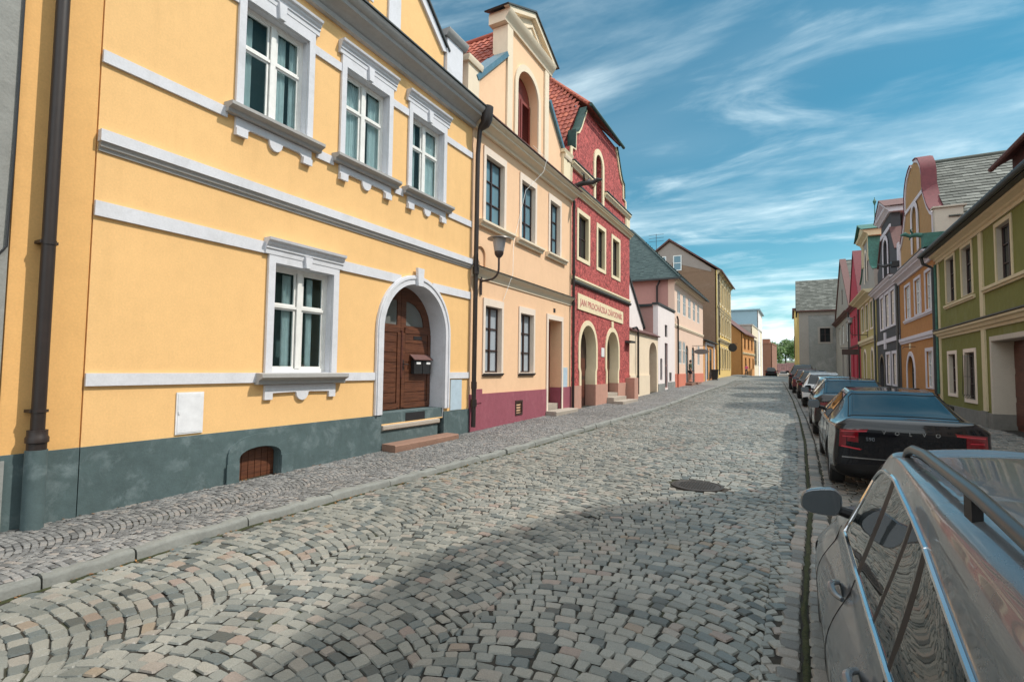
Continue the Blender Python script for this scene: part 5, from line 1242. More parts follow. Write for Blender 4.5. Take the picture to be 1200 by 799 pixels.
# ---- olive house
h = house('olive_house', TR, 41.6, 50.6, 'narrow olive yellow house with green copper topped gable and wall lamp', RGP)
holes = []
for a, b in ((43.0, 44.5), (45.4, 46.9), (47.9, 49.4)):
    holes.append((add_window(h, TR, (a, b, 4.85, 6.95), (a + .15, b - .15, 4.95, 6.8), .12, sur='pale_trim', frame='copper_green', pane='blue_pane', rows=(.5,), fw=.1), .2))
for a, b in ((43.0, 44.6), (47.0, 48.6)): holes.append((add_window(h, TR, (a, b, .8, 3.6), (a + .15, b - .15, .85, 3.4), .2, sur='pale_trim', frame='copper_green', pane='dark_pane', rows=(.6,), arch=.7), .28))
mb = MB(TR); mb.wall(rect(41.6, 50.6, .1, 7.4), holes, 0, -.4); body(mb, 41.6, 50.6, .1, 7.4, 8.5); mb.build('wall', 'olive_plaster', h)
mb = MB(TR); mb.profile(band_prof(3.9, 4.3, .2), 41.6, 50.6); mb.profile(big_prof(6.95, 7.45, .75), 41.6, 50.65); mb.build('cornice', 'sand_trim', h)
c = 46.3; half = [(3.8, 7.4), (3.8, 8.9), (2.6, 9.4), (2.0, 10.2), (1.9, 11.6)]
mb = MB(TR); mb.wall(gable_pts(c, half), [(arch_loop(c - .6, c + .6, 8.6, 10.2, 10.8, 10), .2)], -.05, -.5); mb.build('gable', 'taupe_plaster', h)
add_window(h, TR, (c - .8, c + .8, 8.5, 11.0), (c - .6, c + .6, 8.6, 10.8), .2, sur='pale_trim', frame='brown_frame', pane='dark_pane', rows=(.5,), arch=.7)
mb = MB(TR); mb.profile([(-.9, 11.6), (.05, 11.6), (.1, 11.75), (.35, 11.9), (.4, 12.05), (-.9, 12.05)], c - 2.3, c + 2.3); mb.prism([(c - 2.3, 12.05), (c + 2.3, 12.05), (c, 12.75)], -.9, .3); mb.box(c - 1.95, c - 1.4, -.049, .05, 9.9, 11.6); mb.box(c + 1.4, c + 1.95, -.049, .05, 9.9, 11.6)
mb.build('pediment', 'sand_trim', h)
mb = MB(TR); mb.trim([(c - 2.5, 12.05), (c, 12.95), (c + 2.5, 12.05)], [(c - 2.42, 12.03), (c, 12.85), (c + 2.42, 12.03)], -1.2, .5)
for sg in (1, -1): mb.trim([(c + sg * (a + .06), b + .05) for a, b in half[1:]], [(c + sg * a, b) for a, b in half[1:]], -.7, .05)
mb.build('coping', 'copper_green', h)
mb = MB(TR); mb.tube([(c - 1.2, -.5, 12.4), (c - 1.2, -.5, 14.6)], [.05, .02], 8); mb.tube([(c - 1.2, -.5, 14.0), (c - 1.2, -.5, 14.3), (c - 1.2, -.5, 14.5)], [.03, .12, .02], 8); mb.build('spire', 'copper_green', h)
cross_roof(h, TR, 41.6, 50.6, 8.7, 12.6, 9, 'bright_red_tile', -.65)
pipe(h, [(50.6, .13, 7.5), (50.6, .13, .8)], .06, T=TR, mat='black_metal')
t_ = thing('hanging_sign', TR(49.5, .9, 3.4), 'dark wooden shop sign hanging out from the olive house above the parked cars', 'sign')
mb = MB(TR); mb.tube([(49.5, 0, 3.75), (49.5, 1.5, 3.75)], .025, 8); mb.build('bracket', 'black_metal', t_)
mb = MB(TR); mb.prism([(49.45, 3.2), (49.55, 3.2), (49.55, 3.65), (49.45, 3.65)], .3, 1.4); mb.build('board', 'brown_frame', t_)

# ---- crimson house
h = house('crimson_house', TR, 50.8, 58.7, 'crimson house with a steep pinkish red gable between olive and taupe houses', RGP)
holes = []
for a in (51.8, 54.1, 56.4): holes.append((add_window(h, TR, None, (a, a + 1.3, 4.9, 6.8), .14, frame='dark_red_wood', pane='dark_pane', rows=(.5,)), .2))
for a in (52.2, 55.6): holes.append((add_window(h, TR, None, (a, a + 1.5, 1.0, 3.5), .2, frame='dark_red_wood', pane='dark_pane', rows=(.6,), name='door'), .26))
mb = MB(TR); mb.wall(rect(50.8, 58.7, .2, 8.0), holes, 0, -.4); body(mb, 50.8, 58.7, .2, 8.0, 8.5); mb.build('wall', 'crimson_plaster', h)
mb = MB(TR); mb.wall([(50.8, 8.0), (58.7, 8.0), (57.5, 9.4), (54.9, 12.5), (54.6, 12.5), (52.0, 9.4)], [], -.02, -.5); mb.build('gable', 'crimson_plaster', h)
mb = MB(TR); mb.profile(band_prof(4.0, 4.2, .1), 50.8, 58.7); mb.profile(big_prof(7.4, 7.8, .35), 50.8, 58.7)
mb.trim([(50.75, 8.05), (51.95, 9.48), (54.75, 12.7), (57.55, 9.48), (58.75, 8.05)], [(50.85, 7.98), (52.02, 9.39), (54.75, 12.55), (57.48, 9.39), (58.65, 7.98)], -.8, .06); mb.build('coping', 'red_tin', h)
cross_roof(h, TR, 50.8, 58.7, 8.1, 12.6, 9, 'bright_red_tile', -.7)
pipe(h, [(58.8, .13, 7.8), (58.8, .13, .9)], .07, T=TR, mat='black_metal')

# ---- taupe gabled house
h = house('taupe_house', TR, 58.9, 76.5, 'taupe grey house with a wide plain triangular gable before the grey end house', RGP)
holes = []
for a in (61, 65.5, 70): holes.append((add_window(h, TR, None, (a, a + 2, 4.9, 6.9), .14, frame='white_frame', pane='blue_pane', rows=(.6,)), .2))
for a in (61, 66): holes.append((add_window(h, TR, None, (a, a + 2, 1.1, 3.9), .2, frame='brown_frame', pane='dark_pane', rows=(.6,), name='door'), .26))
mb = MB(TR); mb.wall(rect(58.9, 76.5, .3, 8.2), holes, 0, -.4); body(mb, 58.9, 76.5, .3, 8.2, 9.5); mb.build('wall', 'taupe_plaster', h)
lp = rect(66.2, 67.6, 9.2, 10.9); add_window(h, TR, None, (66.2, 67.6, 9.2, 10.9), .14, frame='brown_frame', pane='dark_pane')
mb = MB(TR); mb.wall([(58.9, 8.2), (76.5, 8.2), (67.7, 14.2)], [(lp, .2)], -.02, -.5); mb.build('gable', 'taupe_plaster', h)
mb = MB(TR); mb.profile(big_prof(7.4, 7.8, .45), 58.9, 76.5); mb.trim([(58.6, 8.15), (67.7, 14.45), (76.8, 8.15)], [(58.9, 8.1), (67.7, 14.2), (76.5, 8.1)], -.5, .1); mb.build('coping', 'brown_tin', h)
cross_roof(h, TR, 58.9, 76.5, 8.2, 14.2, 10, 'grey_slate', -.5, flat=True, tw=.5, th=.3)

# ---- grey end house jutting into the street
h = house('grey_end_house', TR, 77, 95, 'grey house jutting into the street end-on, slate roof and one small window', RGP)
TE = lambda u, d, v: (u, 77.0 - d, v)             # wall that faces us, u = world x
lp = add_window(h, TE, (3.1, 4.75, 5.4, 7.6), (3.35, 4.5, 5.6, 7.4), .15, sur='taupe_plaster', frame='brown_frame', pane='dark_pane', rows=(.55,))
mb = MB(TE); mb.wall(rect(1.05, 9.5, .4, 9.6), [(lp, .2)], 0, -.4); mb.box(1.06, 9.5, -15, -.39, .4, 9.6); mb.build('wall', 'old_grey_render', h)
mb = MB(TE); mb.box(1.0, 2.1, .003, .05, .4, 9.1); mb.box(1.0, 9.5, .003, .06, 9.1, 9.6); mb.build('corner_strip', 'taupe_plaster', h)
mb = MB(); tile_slope(mb, (.7, 76.6, 9.7), Vector((9.0, 0, 0)), Vector((0, 4.4, 4.6)), .5, .3, 0, flat=True); rf = mb.build('roof', 'grey_slate', h, smooth=0, fixn=False)
mb = MB(TE); mb.prism([(.75, 9.6), (9.5, 9.6), (9.5, 9.75), (.75, 9.75)], -.2, .45); mb.build('eaves', 'brown_tin', rf)
mb = MB(TE); mb.add([(1.06, -.0, 9.62), (1.06, -8.8, 9.62), (1.06, -4.2, 14.2)], [(0, 1, 2)]); mb.add([(.7, -4.0, 14.32), (9.5, -4.0, 14.32), (9.5, -9.2, 9.7), (.7, -9.2, 9.7)], [(0, 1, 2, 3)]); mb.build('rear_slope', 'grey_slate', rf)
mb = MB(TE); mb.box(.85, 1.055, -9, -.4, .4, 9.55); mb.build('street_front', 'ochre_yellow', h)
h = house('ochre_end_house', TR, 96, 110, 'ochre house peeking out behind the grey end house at the far right', RGP)
mb = MB(); mb.box(.6, 8, 93.5, 108, -2, 11.5); mb.build('wall', 'ochre_yellow', h); mb = MB(); mb.box(.3, 8.3, 93.2, 108.3, 11.5, 11.9); mb.build('roof', 'brown_tin', h)
mb = MB(); mb.box(.5, .599, 95, 97, 4, 7.5); mb.build('window', 'brown_frame', h)

# ================================================================== STREET LAMPS
def wall_lamp(T, u, v0, reach, label, zlamp):
    t_ = thing('street_lamp', T(u, 0, v0), label, 'street lamp', 'wall mounted street lamps')
    mb = MB(T); mb.box(u - .04, u + .04, 0, .035, v0 - .36, v0 + .38); mb.build('wall_plate', 'lamp_metal', t_)
    mb = MB(T); P = [(u, .03, v0)] + [(u, reach - .28 + .28 * sin(a), v0 + .02 + .28 - .28 * cos(a)) for a in np.linspace(0, pi / 2, 8)] + [(u, reach, zlamp)]
    mb.tube(P, .028, 10); mb.build('arm', 'lamp_metal', t_)
    c = T(u, reach, zlamp); mb = MB(); mb.lathe([(.05, c[2] - .06), (.10, c[2]), (.12, c[2] + .05), (.12, c[2] + .10)], c[:2], 20); mb.build('socket', 'lamp_metal', t_)
    mb = MB(); mb.lathe([(.115, c[2] + .10), (.13, c[2] + .12), (.175, c[2] + .42)], c[:2], 24); mb.build('lamp_glass', 'lamp_glass', t_)
    mb = MB(); mb.lathe([(.19, c[2] + .42), (.31, c[2] + .425), (.30, c[2] + .445), (.12, c[2] + .49), (.05, c[2] + .51)], c[:2], 28); mb.build('lamp_shade', 'lamp_shade', t_)
wall_lamp(TL, 11.42, 4.08, .56, 'mushroom shaped street lamp on a curved arm on the peach house wall', 4.72)
wall_lamp(TR, 46.0, 4.55, 1.1, 'mushroom shaped street lamp on a curved arm on the olive house wall', 5.4)

# ================================================================== CARS
def subsurf_eval(v, f, mi, mats, lvl, cutters=()):
    me = bpy.data.meshes.new('cage'); me.from_pydata(v, [], f)
    for m in mats: me.materials.append(M[m])
    me.polygons.foreach_set('material_index', mi)
    bm = bmesh.new(); bm.from_mesh(me); bmesh.ops.recalc_face_normals(bm, faces=bm.faces); bm.to_mesh(me); bm.free()
    o = bpy.data.objects.new('cage', me); COL.objects.link(o)
    s = o.modifiers.new('s', 'SUBSURF'); s.levels = lvl; s.render_levels = lvl; s.use_limit_surface = False
    cs = []
    for (cx, cz, r, y0, y1) in cutters:
        mb = MB(); n = 32
        vs = [(cx + r * cos(2 * pi * i / n), y, cz + r * sin(2 * pi * i / n)) for y in (y0, y1) for i in range(n)]
        cme = bpy.data.meshes.new('cut'); cme.from_pydata(vs, [], [tuple(range(n - 1, -1, -1)), tuple(range(n, 2 * n))] + [(i, (i + 1) % n, n + (i + 1) % n, n + i) for i in range(n)])
        for m in mats: cme.materials.append(M[m])
        cme.polygons.foreach_set('material_index', [len(mats) - 1] * len(cme.polygons))
        bm = bmesh.new(); bm.from_mesh(cme); bmesh.ops.recalc_face_normals(bm, faces=bm.faces); bm.to_mesh(cme); bm.free()
        co = bpy.data.objects.new('cut', cme); COL.objects.link(co); cs.append(co)
        b = o.modifiers.new('b', 'BOOLEAN'); b.operation = 'DIFFERENCE'; b.object = co; b.solver = 'EXACT'
    bpy.context.view_layer.update()
    dg = bpy.context.evaluated_depsgraph_get(); ev = o.evaluated_get(dg); em = bpy.data.meshes.new_from_object(ev)
    V = [p.co.copy() for p in em.vertices]; F = [(tuple(p.vertices), p.material_index) for p in em.polygons]
    for c_ in cs: bpy.data.objects.remove(c_)
    bpy.data.objects.remove(o); bpy.data.meshes.remove(em); return V, F

def boundary_loops(F):
    cnt = {}
    for f in F:
        for i in range(len(f)):
            a, b = f[i], f[(i + 1) % len(f)]; e = (min(a, b), max(a, b)); cnt[e] = cnt.get(e, 0) + 1
    adj = {}
    for (a, b), c in cnt.items():
        if c == 1: adj.setdefault(a, []).append(b); adj.setdefault(b, []).append(a)
    loops = []; seen = set()
    for s in adj:
        if s in seen: continue
        lp = [s]; seen.add(s); cur = s
        while True:
            nx = [q for q in adj[cur] if q not in seen]
            if not nx: break
            cur = nx[0]; seen.add(cur); lp.append(cur)
        loops.append(lp)
    return loops

# station: xl (lower rows), xb (belt), xr (roof rows), wb, wm, ws, wr, zb, zm, zbelt, zr, zt [, w6, z6]
SEDAN = [(.05, .02, .04, .70, .83, .80, .70, .34, .62, .98, 1.05, 1.07), (.16, .14, .12, .76, .90, .86, .74, .26, .62, 1.00, 1.09, 1.115),
         (.70, .72, .50, .82, .94, .90, .68, .20, .62, 1.01, 1.10, 1.135), (1.1, 1.15, 1.38, .83, .94, .90, .60, .20, .62, 1.0, 1.36, 1.42),
         (1.32, 1.38, 1.55, .83, .94, .90, .61, .20, .62, 1.0, 1.395, 1.45), (2.30, 2.32, 2.25, .83, .94, .90, .62, .20, .62, .99, 1.41, 1.48), (2.40, 2.42, 2.35, .83, .94, .90, .62, .20, .62, .99, 1.41, 1.48),
         (3.4, 3.35, 2.75, .83, .94, .89, .61, .20, .62, .98, 1.37, 1.45), (3.65, 3.6, 3.65, .83, .94, .88, .70, .20, .62, .96, 1.0, 1.04), (4.5, 4.5, 4.5, .78, .91, .80, .62, .22, .58, .80, .86, .88), (4.93, 4.90, 4.88, .66, .76, .68, .5, .32, .52, .66, .70, .72)]
HATCH = [(.05, .03, .06, .66, .80, .78, .66, .34, .62, .92, .99, 1.0), (.12, .10, .12, .72, .86, .82, .66, .28, .62, .94, 1.02, 1.03), (.30, .30, .42, .76, .88, .82, .56, .22, .62, .95, 1.38, 1.44),
         (.62, .66, .70, .78, .89, .83, .57, .20, .60, .95, 1.41, 1.48), (1.55, 1.58, 1.55, .78, .89, .83, .58, .20, .60, .94, 1.43, 1.51), (1.65, 1.68, 1.65, .78, .89, .83, .58, .20, .60, .94, 1.43, 1.51),
         (2.75, 2.72, 2.1, .78, .89, .82, .57, .20, .60, .93, 1.40, 1.48), (3.0, 2.95, 3.0, .78, .89, .81, .66, .20, .60, .92, .98, 1.02), (3.6, 3.6, 3.6, .74, .86, .74, .58, .22, .56, .82, .88, .90), (3.95, 3.92, 3.9, .62, .74, .64, .5, .32, .52, .66, .70, .72)]
def scale_st(st, sx, sz, dz=0): return [tuple([a[0] * sx, a[1] * sx, a[2] * sx] + list(a[3:7]) + [a[7] * sz] + [(q * sz + dz) for q in a[8:12]] + list(a[12:])) for a in st]
ESTATE = [(.06, .03, .30, .66, .76, .70, .62, .30, .58, .89, 1.09, 1.29, .53, 1.33), (.15, .15, .42, .71, .81, .715, .63, .24, .58, .89, 1.10, 1.32, .53, 1.37),
          (.78, .70, .92, .74, .83, .71, .605, .19, .58, .888, 1.13, 1.45, .50, 1.415), (1.50, 1.54, 1.74, .74, .835, .708, .56, .19, .58, .89, 1.265, 1.475, .49, 1.435), (1.58, 1.61, 1.81, .74, .835, .708, .558, .19, .58, .89, 1.275, 1.477, .485, 1.438),
          (1.90, 1.92, 2.02, .74, .835, .708, .548, .19, .58, .89, 1.30, 1.482, .48, 1.442), (1.95, 1.97, 2.08, .74, .835, .708, .546, .19, .58, .89, 1.305, 1.483, .48, 1.443),
          (2.44, 2.44, 2.55, .74, .835, .706, .528, .19, .58, .888, 1.35, 1.488, .46, 1.445), (2.53, 2.53, 2.65, .74, .835, .706, .527, .19, .58, .888, 1.352, 1.486, .46, 1.445),
          (3.05, 3.05, 2.90, .74, .835, .70, .525, .19, .58, .885, 1.335, 1.465, .44, 1.425), (3.28, 3.26, 3.14, .74, .835, .698, .545, .19, .58, .88, 1.245, 1.41, .43, 1.36),
          (3.68, 3.66, 3.76, .74, .83, .69, .60, .19, .58, .855, .89, .93), (4.35, 4.35, 4.35, .70, .80, .64, .52, .20, .52, .77, .81, .83), (4.75, 4.72, 4.70, .58, .68, .55, .45, .30, .47, .57, .60, .62)]
def scale_est(st, kx, ky, kz): return [tuple([a[0] * kx, a[1] * kx, a[2] * kx] + [q * ky for q in a[3:7]] + [a[7]] + [q * kz for q in a[8:12]] + ([a[12] * ky, a[13] * kz] if len(a) > 12 else [])) for a in st]


def make_car(label, st, glass_cells, rear_cells, front_cell, paint, Xc, Yr, yaw=0, lvl=2, wheels=(), wr_=.315, group='cars parked along the right side of the street', chrome=False, kind='hatch', rows6=None, pillar_cells=(), lampfn=None, plate=None, doors=True, rails=False, mirror=True, name='parked_car', z0=None):
    cy, sy = cos(yaw), sin(yaw)
    z0 = zroad(Xc, Yr + 2.2) if z0 is None else z0
    slope = (zroad(Xc, Yr + 4.3) - zroad(Xc, Yr + .3)) / 4.0
    def T(x, y, z): return (Xc - y * cy + x * sy * -1, Yr + x * cy - y * sy, z0 + z + slope * (x - 2.2))
    root = thing(name, T(2.2, 0, 0), label, 'car', group)
    R = 8
    def row(s, i):
        xl, xb, xr, wb, wm, ws, wr, zb, zm, zbelt, zr, zt = s[:12]
        w6, z6 = (s[12], s[13]) if len(s) > 12 else (wr * .80, zr + (zt - zr) * (.72 if zt - zr < .2 else .8))
        return [(xl, 0, zb), (xl, wb * .9, zb), (xl, wm * .985, zb + .14), (xl, wm, zm), (xb, ws + (wm - ws) * .25, zbelt - .10), (xb, ws, zbelt), (xr, wr, zr), (xr, w6, z6), (xr, 0, zt)][i]
    # support stations either side of each narrow pillar, then fit the cage so that its smooth surface passes through the stations
    g_, p_, r3 = set(glass_cells), set(pillar_cells), set(rear_cells); tg = [(k_ in g_, k_ in p_, k_ in r3, k_ == front_cell) for k_ in range(len(st) - 1)]
    ns = [st[0]]; nt_ = []
    for k_ in range(len(st) - 1):
        a, b = np.array(st[k_]), np.array(st[k_ + 1]); gap = b[1] - a[1]
        ts = []
        if k_ > 0:
            w0 = st[k_][1] - st[k_ - 1][1]
            if w0 < gap * .45: ts.append(min(.35, w0 * 1.2 / gap))
        if k_ < len(st) - 2:
            w1 = st[k_ + 2][1] - st[k_ + 1][1]
            if w1 < gap * .45: ts.append(1 - min(.35, w1 * 1.2 / gap))
        for t_q in ts: ns.append(tuple(a + (b - a) * t_q)); nt_.append(tg[k_])
        ns.append(st[k_ + 1]); nt_.append(tg[k_])
    st0, st = st, ns
    glass_cells = {i for i, q in enumerate(nt_) if q[0]}; pillar_cells = {i for i, q in enumerate(nt_) if q[1]}; rear_cells = {i for i, q in enumerate(nt_) if q[2]}; front_cells = {i for i, q in enumerate(nt_) if q[3]}
    R = 9; v = []; n = len(st)
    G = np.array([[row(s, i) for i in range(R)] for s in st], dtype=float); Cg = G.copy()
    def smooth(P):
        Q = P.copy(); Q[1:-1] = (P[:-2] + 4 * P[1:-1] + P[2:]) / 6
        mir = np.array([1, -1, 1]); P2 = Q.copy()
        P2[:, 1:-1] = (Q[:, :-2] + 4 * Q[:, 1:-1] + Q[:, 2:]) / 6
        P2[:, 0] = (4 * Q[:, 0] + Q[:, 1] + Q[:, 1] * mir) / 6; P2[:, -1] = (4 * Q[:, -1] + Q[:, -2] + Q[:, -2] * mir) / 6
        return P2
    for _ in range(6):
        dlt = G - smooth(Cg); dlt[0] = 0; dlt[-1] = 0; Cg += .75 * dlt
    for k_ in range(n):
        for i in range(R): v.append(tuple(Cg[k_, i]))
        for i in range(1, R - 1): x, y, z = Cg[k_, i]; v.append((x, -y, z))
    Wd = R + R - 2
    def L(k_, i): return k_ * Wd + i
    def Rr(k_, i): return k_ * Wd + (i if i in (0, R - 1) else R + i - 1)
    f = []; mi = []
    for k_ in range(n - 1):
        for i in range(R - 1):
            m = 0
            if i == 5 and k_ in glass_cells: m = 1
            elif i == 5 and k_ in pillar_cells: m = 4
            elif i >= 6 and k_ in front_cells: m = 2
            elif i >= 6 and k_ in rear_cells: m = 3
            elif i <= 1: m = 5
            f.append((L(k_, i), L(k_ + 1, i), L(k_ + 1, i + 1), L(k_, i + 1))); mi.append(m)
            f.append((Rr(k_, i), Rr(k_, i + 1), Rr(k_ + 1, i + 1), Rr(k_ + 1, i))); mi.append(m)
    for k_, rev in ((0, 0), (n - 1, 1)):
        for i in range(R - 1):
            q = [L(k_, i), L(k_, i + 1), Rr(k_, i + 1), Rr(k_, i)]
            q = [q[j] for j in range(4) if q[j] not in q[:j]]
            f.append(tuple(q)); mi.append(3 if (k_ == 0 and i == 5 and kind == 'estate') else (5 if i <= 1 else 0))
    mats = [paint, 'car_glass', 'car_glass', 'car_glass', 'black_trim', 'black_trim', 'rubber']
    cut = []
    for wx in wheels: cut += [(wx, wr_, wr_ + .055, .62, 1.2), (wx, wr_, wr_ + .055, -1.2, -.62)]
    V, F = subsurf_eval(v, f, mi, mats, lvl, cut)
    tv = [T(*p) for p in V]
    def sub(ids, nm, mat, parent, sel=None):
        ff = [fc for fc, m in F if m in ids and (sel is None or sel(fc))]
        if not ff: return None, []
        used = sorted({i for fc in ff for i in fc}); mp = {o: i for i, o in enumerate(used)}
        return mesh_obj(nm, [tv[i] for i in used], [tuple(mp[i] for i in fc) for fc in ff], mat, parent, smooth=40), ff
    cyl = lambda s: (lambda fc: sum(V[i].y for i in fc) * s > 0)
    bodyo, _ = sub((0,), 'body', paint, root)
    sub((5,), 'sill_trim', 'black_trim', root); sub((6,), 'wheel_arch', 'rubber', root)
    for s in (1, -1):
        cells = [(1,)]
        w_, ff = sub((1,), 'side_window', 'car_glass', root, cyl(s))
        sub((4,), 'pillar_trim', 'black_trim', root, cyl(s))
        allf = [fc for fc, m in F if m in (1, 4) and cyl(s)(fc)]
        for lp in boundary_loops(allf):
            mb = MB(); pts = [tv[i] for i in lp] + [tv[lp[0]], tv[lp[1]]]
            mb.tube(pts, .013 if chrome else .009, 8, False); mb.build('window_trim', 'chrome' if chrome else 'black_trim', root)
    for ids, nm in (((2,), 'windscreen'), ((3,), 'rear_window')):
        w_, ff = sub(ids, nm, 'car_glass', root)
        if w_:
            for lp in boundary_loops(ff):
                mb = MB(); mb.tube([tv[i] for i in lp] + [tv[lp[0]]], .008, 6, False); mb.build('seal', 'black_trim', w_)
    bvh = BVHTree.FromPolygons(V, [fc for fc, m in F])
    def patch(poly, axis, nm, mat, parent, off=.006, sgn=1, seg=.03):
        """polygon in (y,z) [axis x, rear] or (x,z) [axis y, left side] draped on the body"""
        bm = bmesh.new(); vs = [bm.verts.new((a, b, 0)) for a, b in poly]; bm.faces.new(vs); bmesh.ops.triangulate(bm, faces=bm.faces)
        for _ in range(3):
            ed = [e for e in bm.edges if e.calc_length() > seg * 1.6]
            if not ed: break
            bmesh.ops.subdivide_edges(bm, edges=ed, cuts=1, use_grid_fill=True); bmesh.ops.triangulate(bm, faces=bm.faces)
        out = []
        for p in bm.verts:
            if axis == 'x': o_, d_ = Vector((-1.5, p.co.x, p.co.y)), Vector((1, 0, 0))
            elif axis == 'f': o_, d_ = Vector((8, p.co.x, p.co.y)), Vector((-1, 0, 0))
            else: o_, d_ = Vector((p.co.x, 2 * sgn, p.co.y)), Vector((0, -sgn, 0))
            hit, no, _, _ = bvh.ray_cast(o_, d_)
            if hit is None: hit, no, _, _ = bvh.find_nearest(Vector((.1, p.co.x, p.co.y)) if axis == 'x' else o_)
            if no.dot(d_) > 0: no = -no
            out.append(T(*(hit + no * off)))
        fs = [tuple(q.index for q in fc.verts) for fc in bm.faces]; bm.verts.index_update(); fs = [tuple(q.index for q in fc.verts) for fc in bm.faces]; bm.free()
        return mesh_obj(nm, out, fs, mat, parent, smooth=50)
    # door seams
    if doors:
        mb = MB()
        for k_ in doors:
            x = k_
            for s in (1, -1):
                P = []
                for z in np.linspace(.30, st[4][9] - .02, 12):
                    hit, no, _, _ = bvh.ray_cast(Vector((x, 2 * s, z)), Vector((0, -s, 0)))
                    if hit is not None: P.append(T(*(hit + no * -.001)))
                if len(P) > 3: mb.tube(P, .0045, 6)
        mb.build('door_seam', 'black_trim', root)
    # wheels
    for wx in wheels:
        for s in (1, -1):
            yo = s * (wm_out(st0) - .125)
            mb = MB(); n2 = 28; prof = [(wr_ - .11, -.10), (wr_ - .02, -.105), (wr_, -.08), (wr_, .08), (wr_ - .02, .105), (wr_ - .11, .10)]
            vs = [T(wx + r * cos(2 * pi * j / n2), yo + d, wr_ + r * sin(2 * pi * j / n2)) for r, d in prof for j in range(n2)]
            m = len(prof); fs = [(i * n2 + j, i * n2 + (j + 1) % n2, (i + 1) * n2 + (j + 1) % n2, (i + 1) * n2 + j) for i in range(m - 1) for j in range(n2)]
            fs += [((m - 1) * n2 + j, (m - 1) * n2 + (j + 1) % n2, (j + 1) % n2, j) for j in range(n2)]
            w_ = mesh_obj('wheel', vs, fs, 'rubber', root)
            mb = MB(T)
            for a in range(5):
                an = 2 * pi * a / 5; da = .16
                P = [(wx + r * cos(an + q), yo + s * .085, wr_ + r * sin(an + q)) for r, q in ((.03, -.9), (wr_ - .115, -da), (wr_ - .115, da), (.03, .9))]
                Q = [(x, yo + s * .06, z) for x, y_, z in P]; mb.add(P + Q, [(0, 1, 2, 3), (4, 7, 6, 5), (0, 4, 5, 1), (1, 5, 6, 2), (2, 6, 7, 3), (3, 7, 4, 0)])
            nn = 24; ring = [(wx + r * cos(2 * pi * j / nn), yo + s * d, wr_ + r * sin(2 * pi * j / nn)) for r, d in ((wr_ - .10, .09), (wr_ - .125, .085), (wr_ - .125, -.05)) for j in range(nn)]
            mb.add(ring, [(i * nn + j, i * nn + (j + 1) % nn, (i + 1) * nn + (j + 1) % nn, (i + 1) * nn + j) for i in range(2) for j in range(nn)])
            mb.build('rim', 'alloy', w_)
    # lamps and grille at the front
    zf, wf = st0[-1][9], st0[-1][5]
    for sg in (1, -1): patch([(sg * wf * .62, zf - .07), (sg * wf * 1.04, zf - .09), (sg * wf * 1.06, zf + .01), (sg * wf * .66, zf + .0)], 'f', 'headlight', 'light_pane', root)
    patch([(-wf * .5, zf - .16), (wf * .5, zf - .16), (wf * .56, zf - .03), (-wf * .56, zf - .03)], 'f', 'grille', 'black_trim', root)
    # mirrors
    if mirror:
        mx, my, mzz = mirror if isinstance(mirror, tuple) else (st0[-4][1] - .1, st0[-4][5] + .0, st0[-4][9] + .04)
        for s in (1, -1):
            rg_ = []
            for xx, sc in ((-.055, .92), (-.04, 1.0), (.02, .97), (.08, .75), (.11, .3)):
                for j in range(20):
                    a = 2 * pi * j / 20; ca, sa = cos(a), sin(a)
                    yy = (abs(ca) ** .62) * (1 if ca > 0 else -1) * .115 * sc; z_ = (abs(sa) ** .7) * (1 if sa > 0 else -1) * .082 * sc
                    rg_.append((mx + xx - .03 * (yy / .115), s * (my + .155 + yy), mzz + .075 + z_ * (1 - .18 * (yy / .115))))
            mb = MB(T); mb.add(rg_, [(i * 20 + j, i * 20 + (j + 1) % 20, (i + 1) * 20 + (j + 1) % 20, (i + 1) * 20 + j) for i in range(4) for j in range(20)] + [tuple(range(80, 100))])
            mo = mb.build('mirror', paint, root)
            mb = MB(T); mb.add([(p[0] + .003, p[1], p[2]) for p in rg_[:20]], [tuple(range(20))]); mb.build('mirror_glass', 'mirror', mo)
            mb = MB(T); mb.tube([(mx + .02, s * (my - .06), mzz - .01), (mx + .02, s * (my + .10), mzz + .03)], [.035, .028], 8); mb.build('mirror_arm', 'black_trim', mo)
    return root, T, patch, bvh, V
def wm_out(st): return max(s[4] for s in st)
def handles(root, T, bvh, xs, z, s, mat='silver_paint'):
    for x in xs:
        hit, no, _, _ = bvh.ray_cast(Vector((x, 2 * s, z)), Vector((0, -s, 0)))
        b = hit; mb = MB(T)
        # recessed dish with a bow across it
        P = [(x - .115 + .23 * t, b.y + s * (.008 + .040 * sin(pi * t) ** .6), z + .012 * sin(pi * t)) for t in np.linspace(0, 1, 11)]
        mb.tube(P, [.012 + .007 * sin(pi * t) for t in np.linspace(0, 1, 11)], 10); ho = mb.build('door_handle', mat, root)
        mb = MB(T); mb.add([(x + .085 * cos(a), b.y + s * .004, z - .012 + .04 * sin(a)) for a in np.linspace(0, 2 * pi, 20, False)], [tuple(range(20))]); mb.build('handle_recess', 'black_trim', ho)
def tail(patch, root, poly, mat='tail_lamp', both=True):
    o = patch(poly, 'x', 'tail_lamp', mat, root)
    if both: patch([(-a, b) for a, b in poly], 'x', 'tail_lamp', mat, root)
    return o
def plate(T, root, bvh, z, w=.52, hh=.11):
    hit, no, _, _ = bvh.ray_cast(Vector((-1.5, 0, z)), Vector((1, 0, 0))); x = hit.x - .012
    mb = MB(T); mb.box(x - .008, x, -w / 2, w / 2, z - hh / 2, z + hh / 2); return mb.build('number_plate', 'plate_white', root)

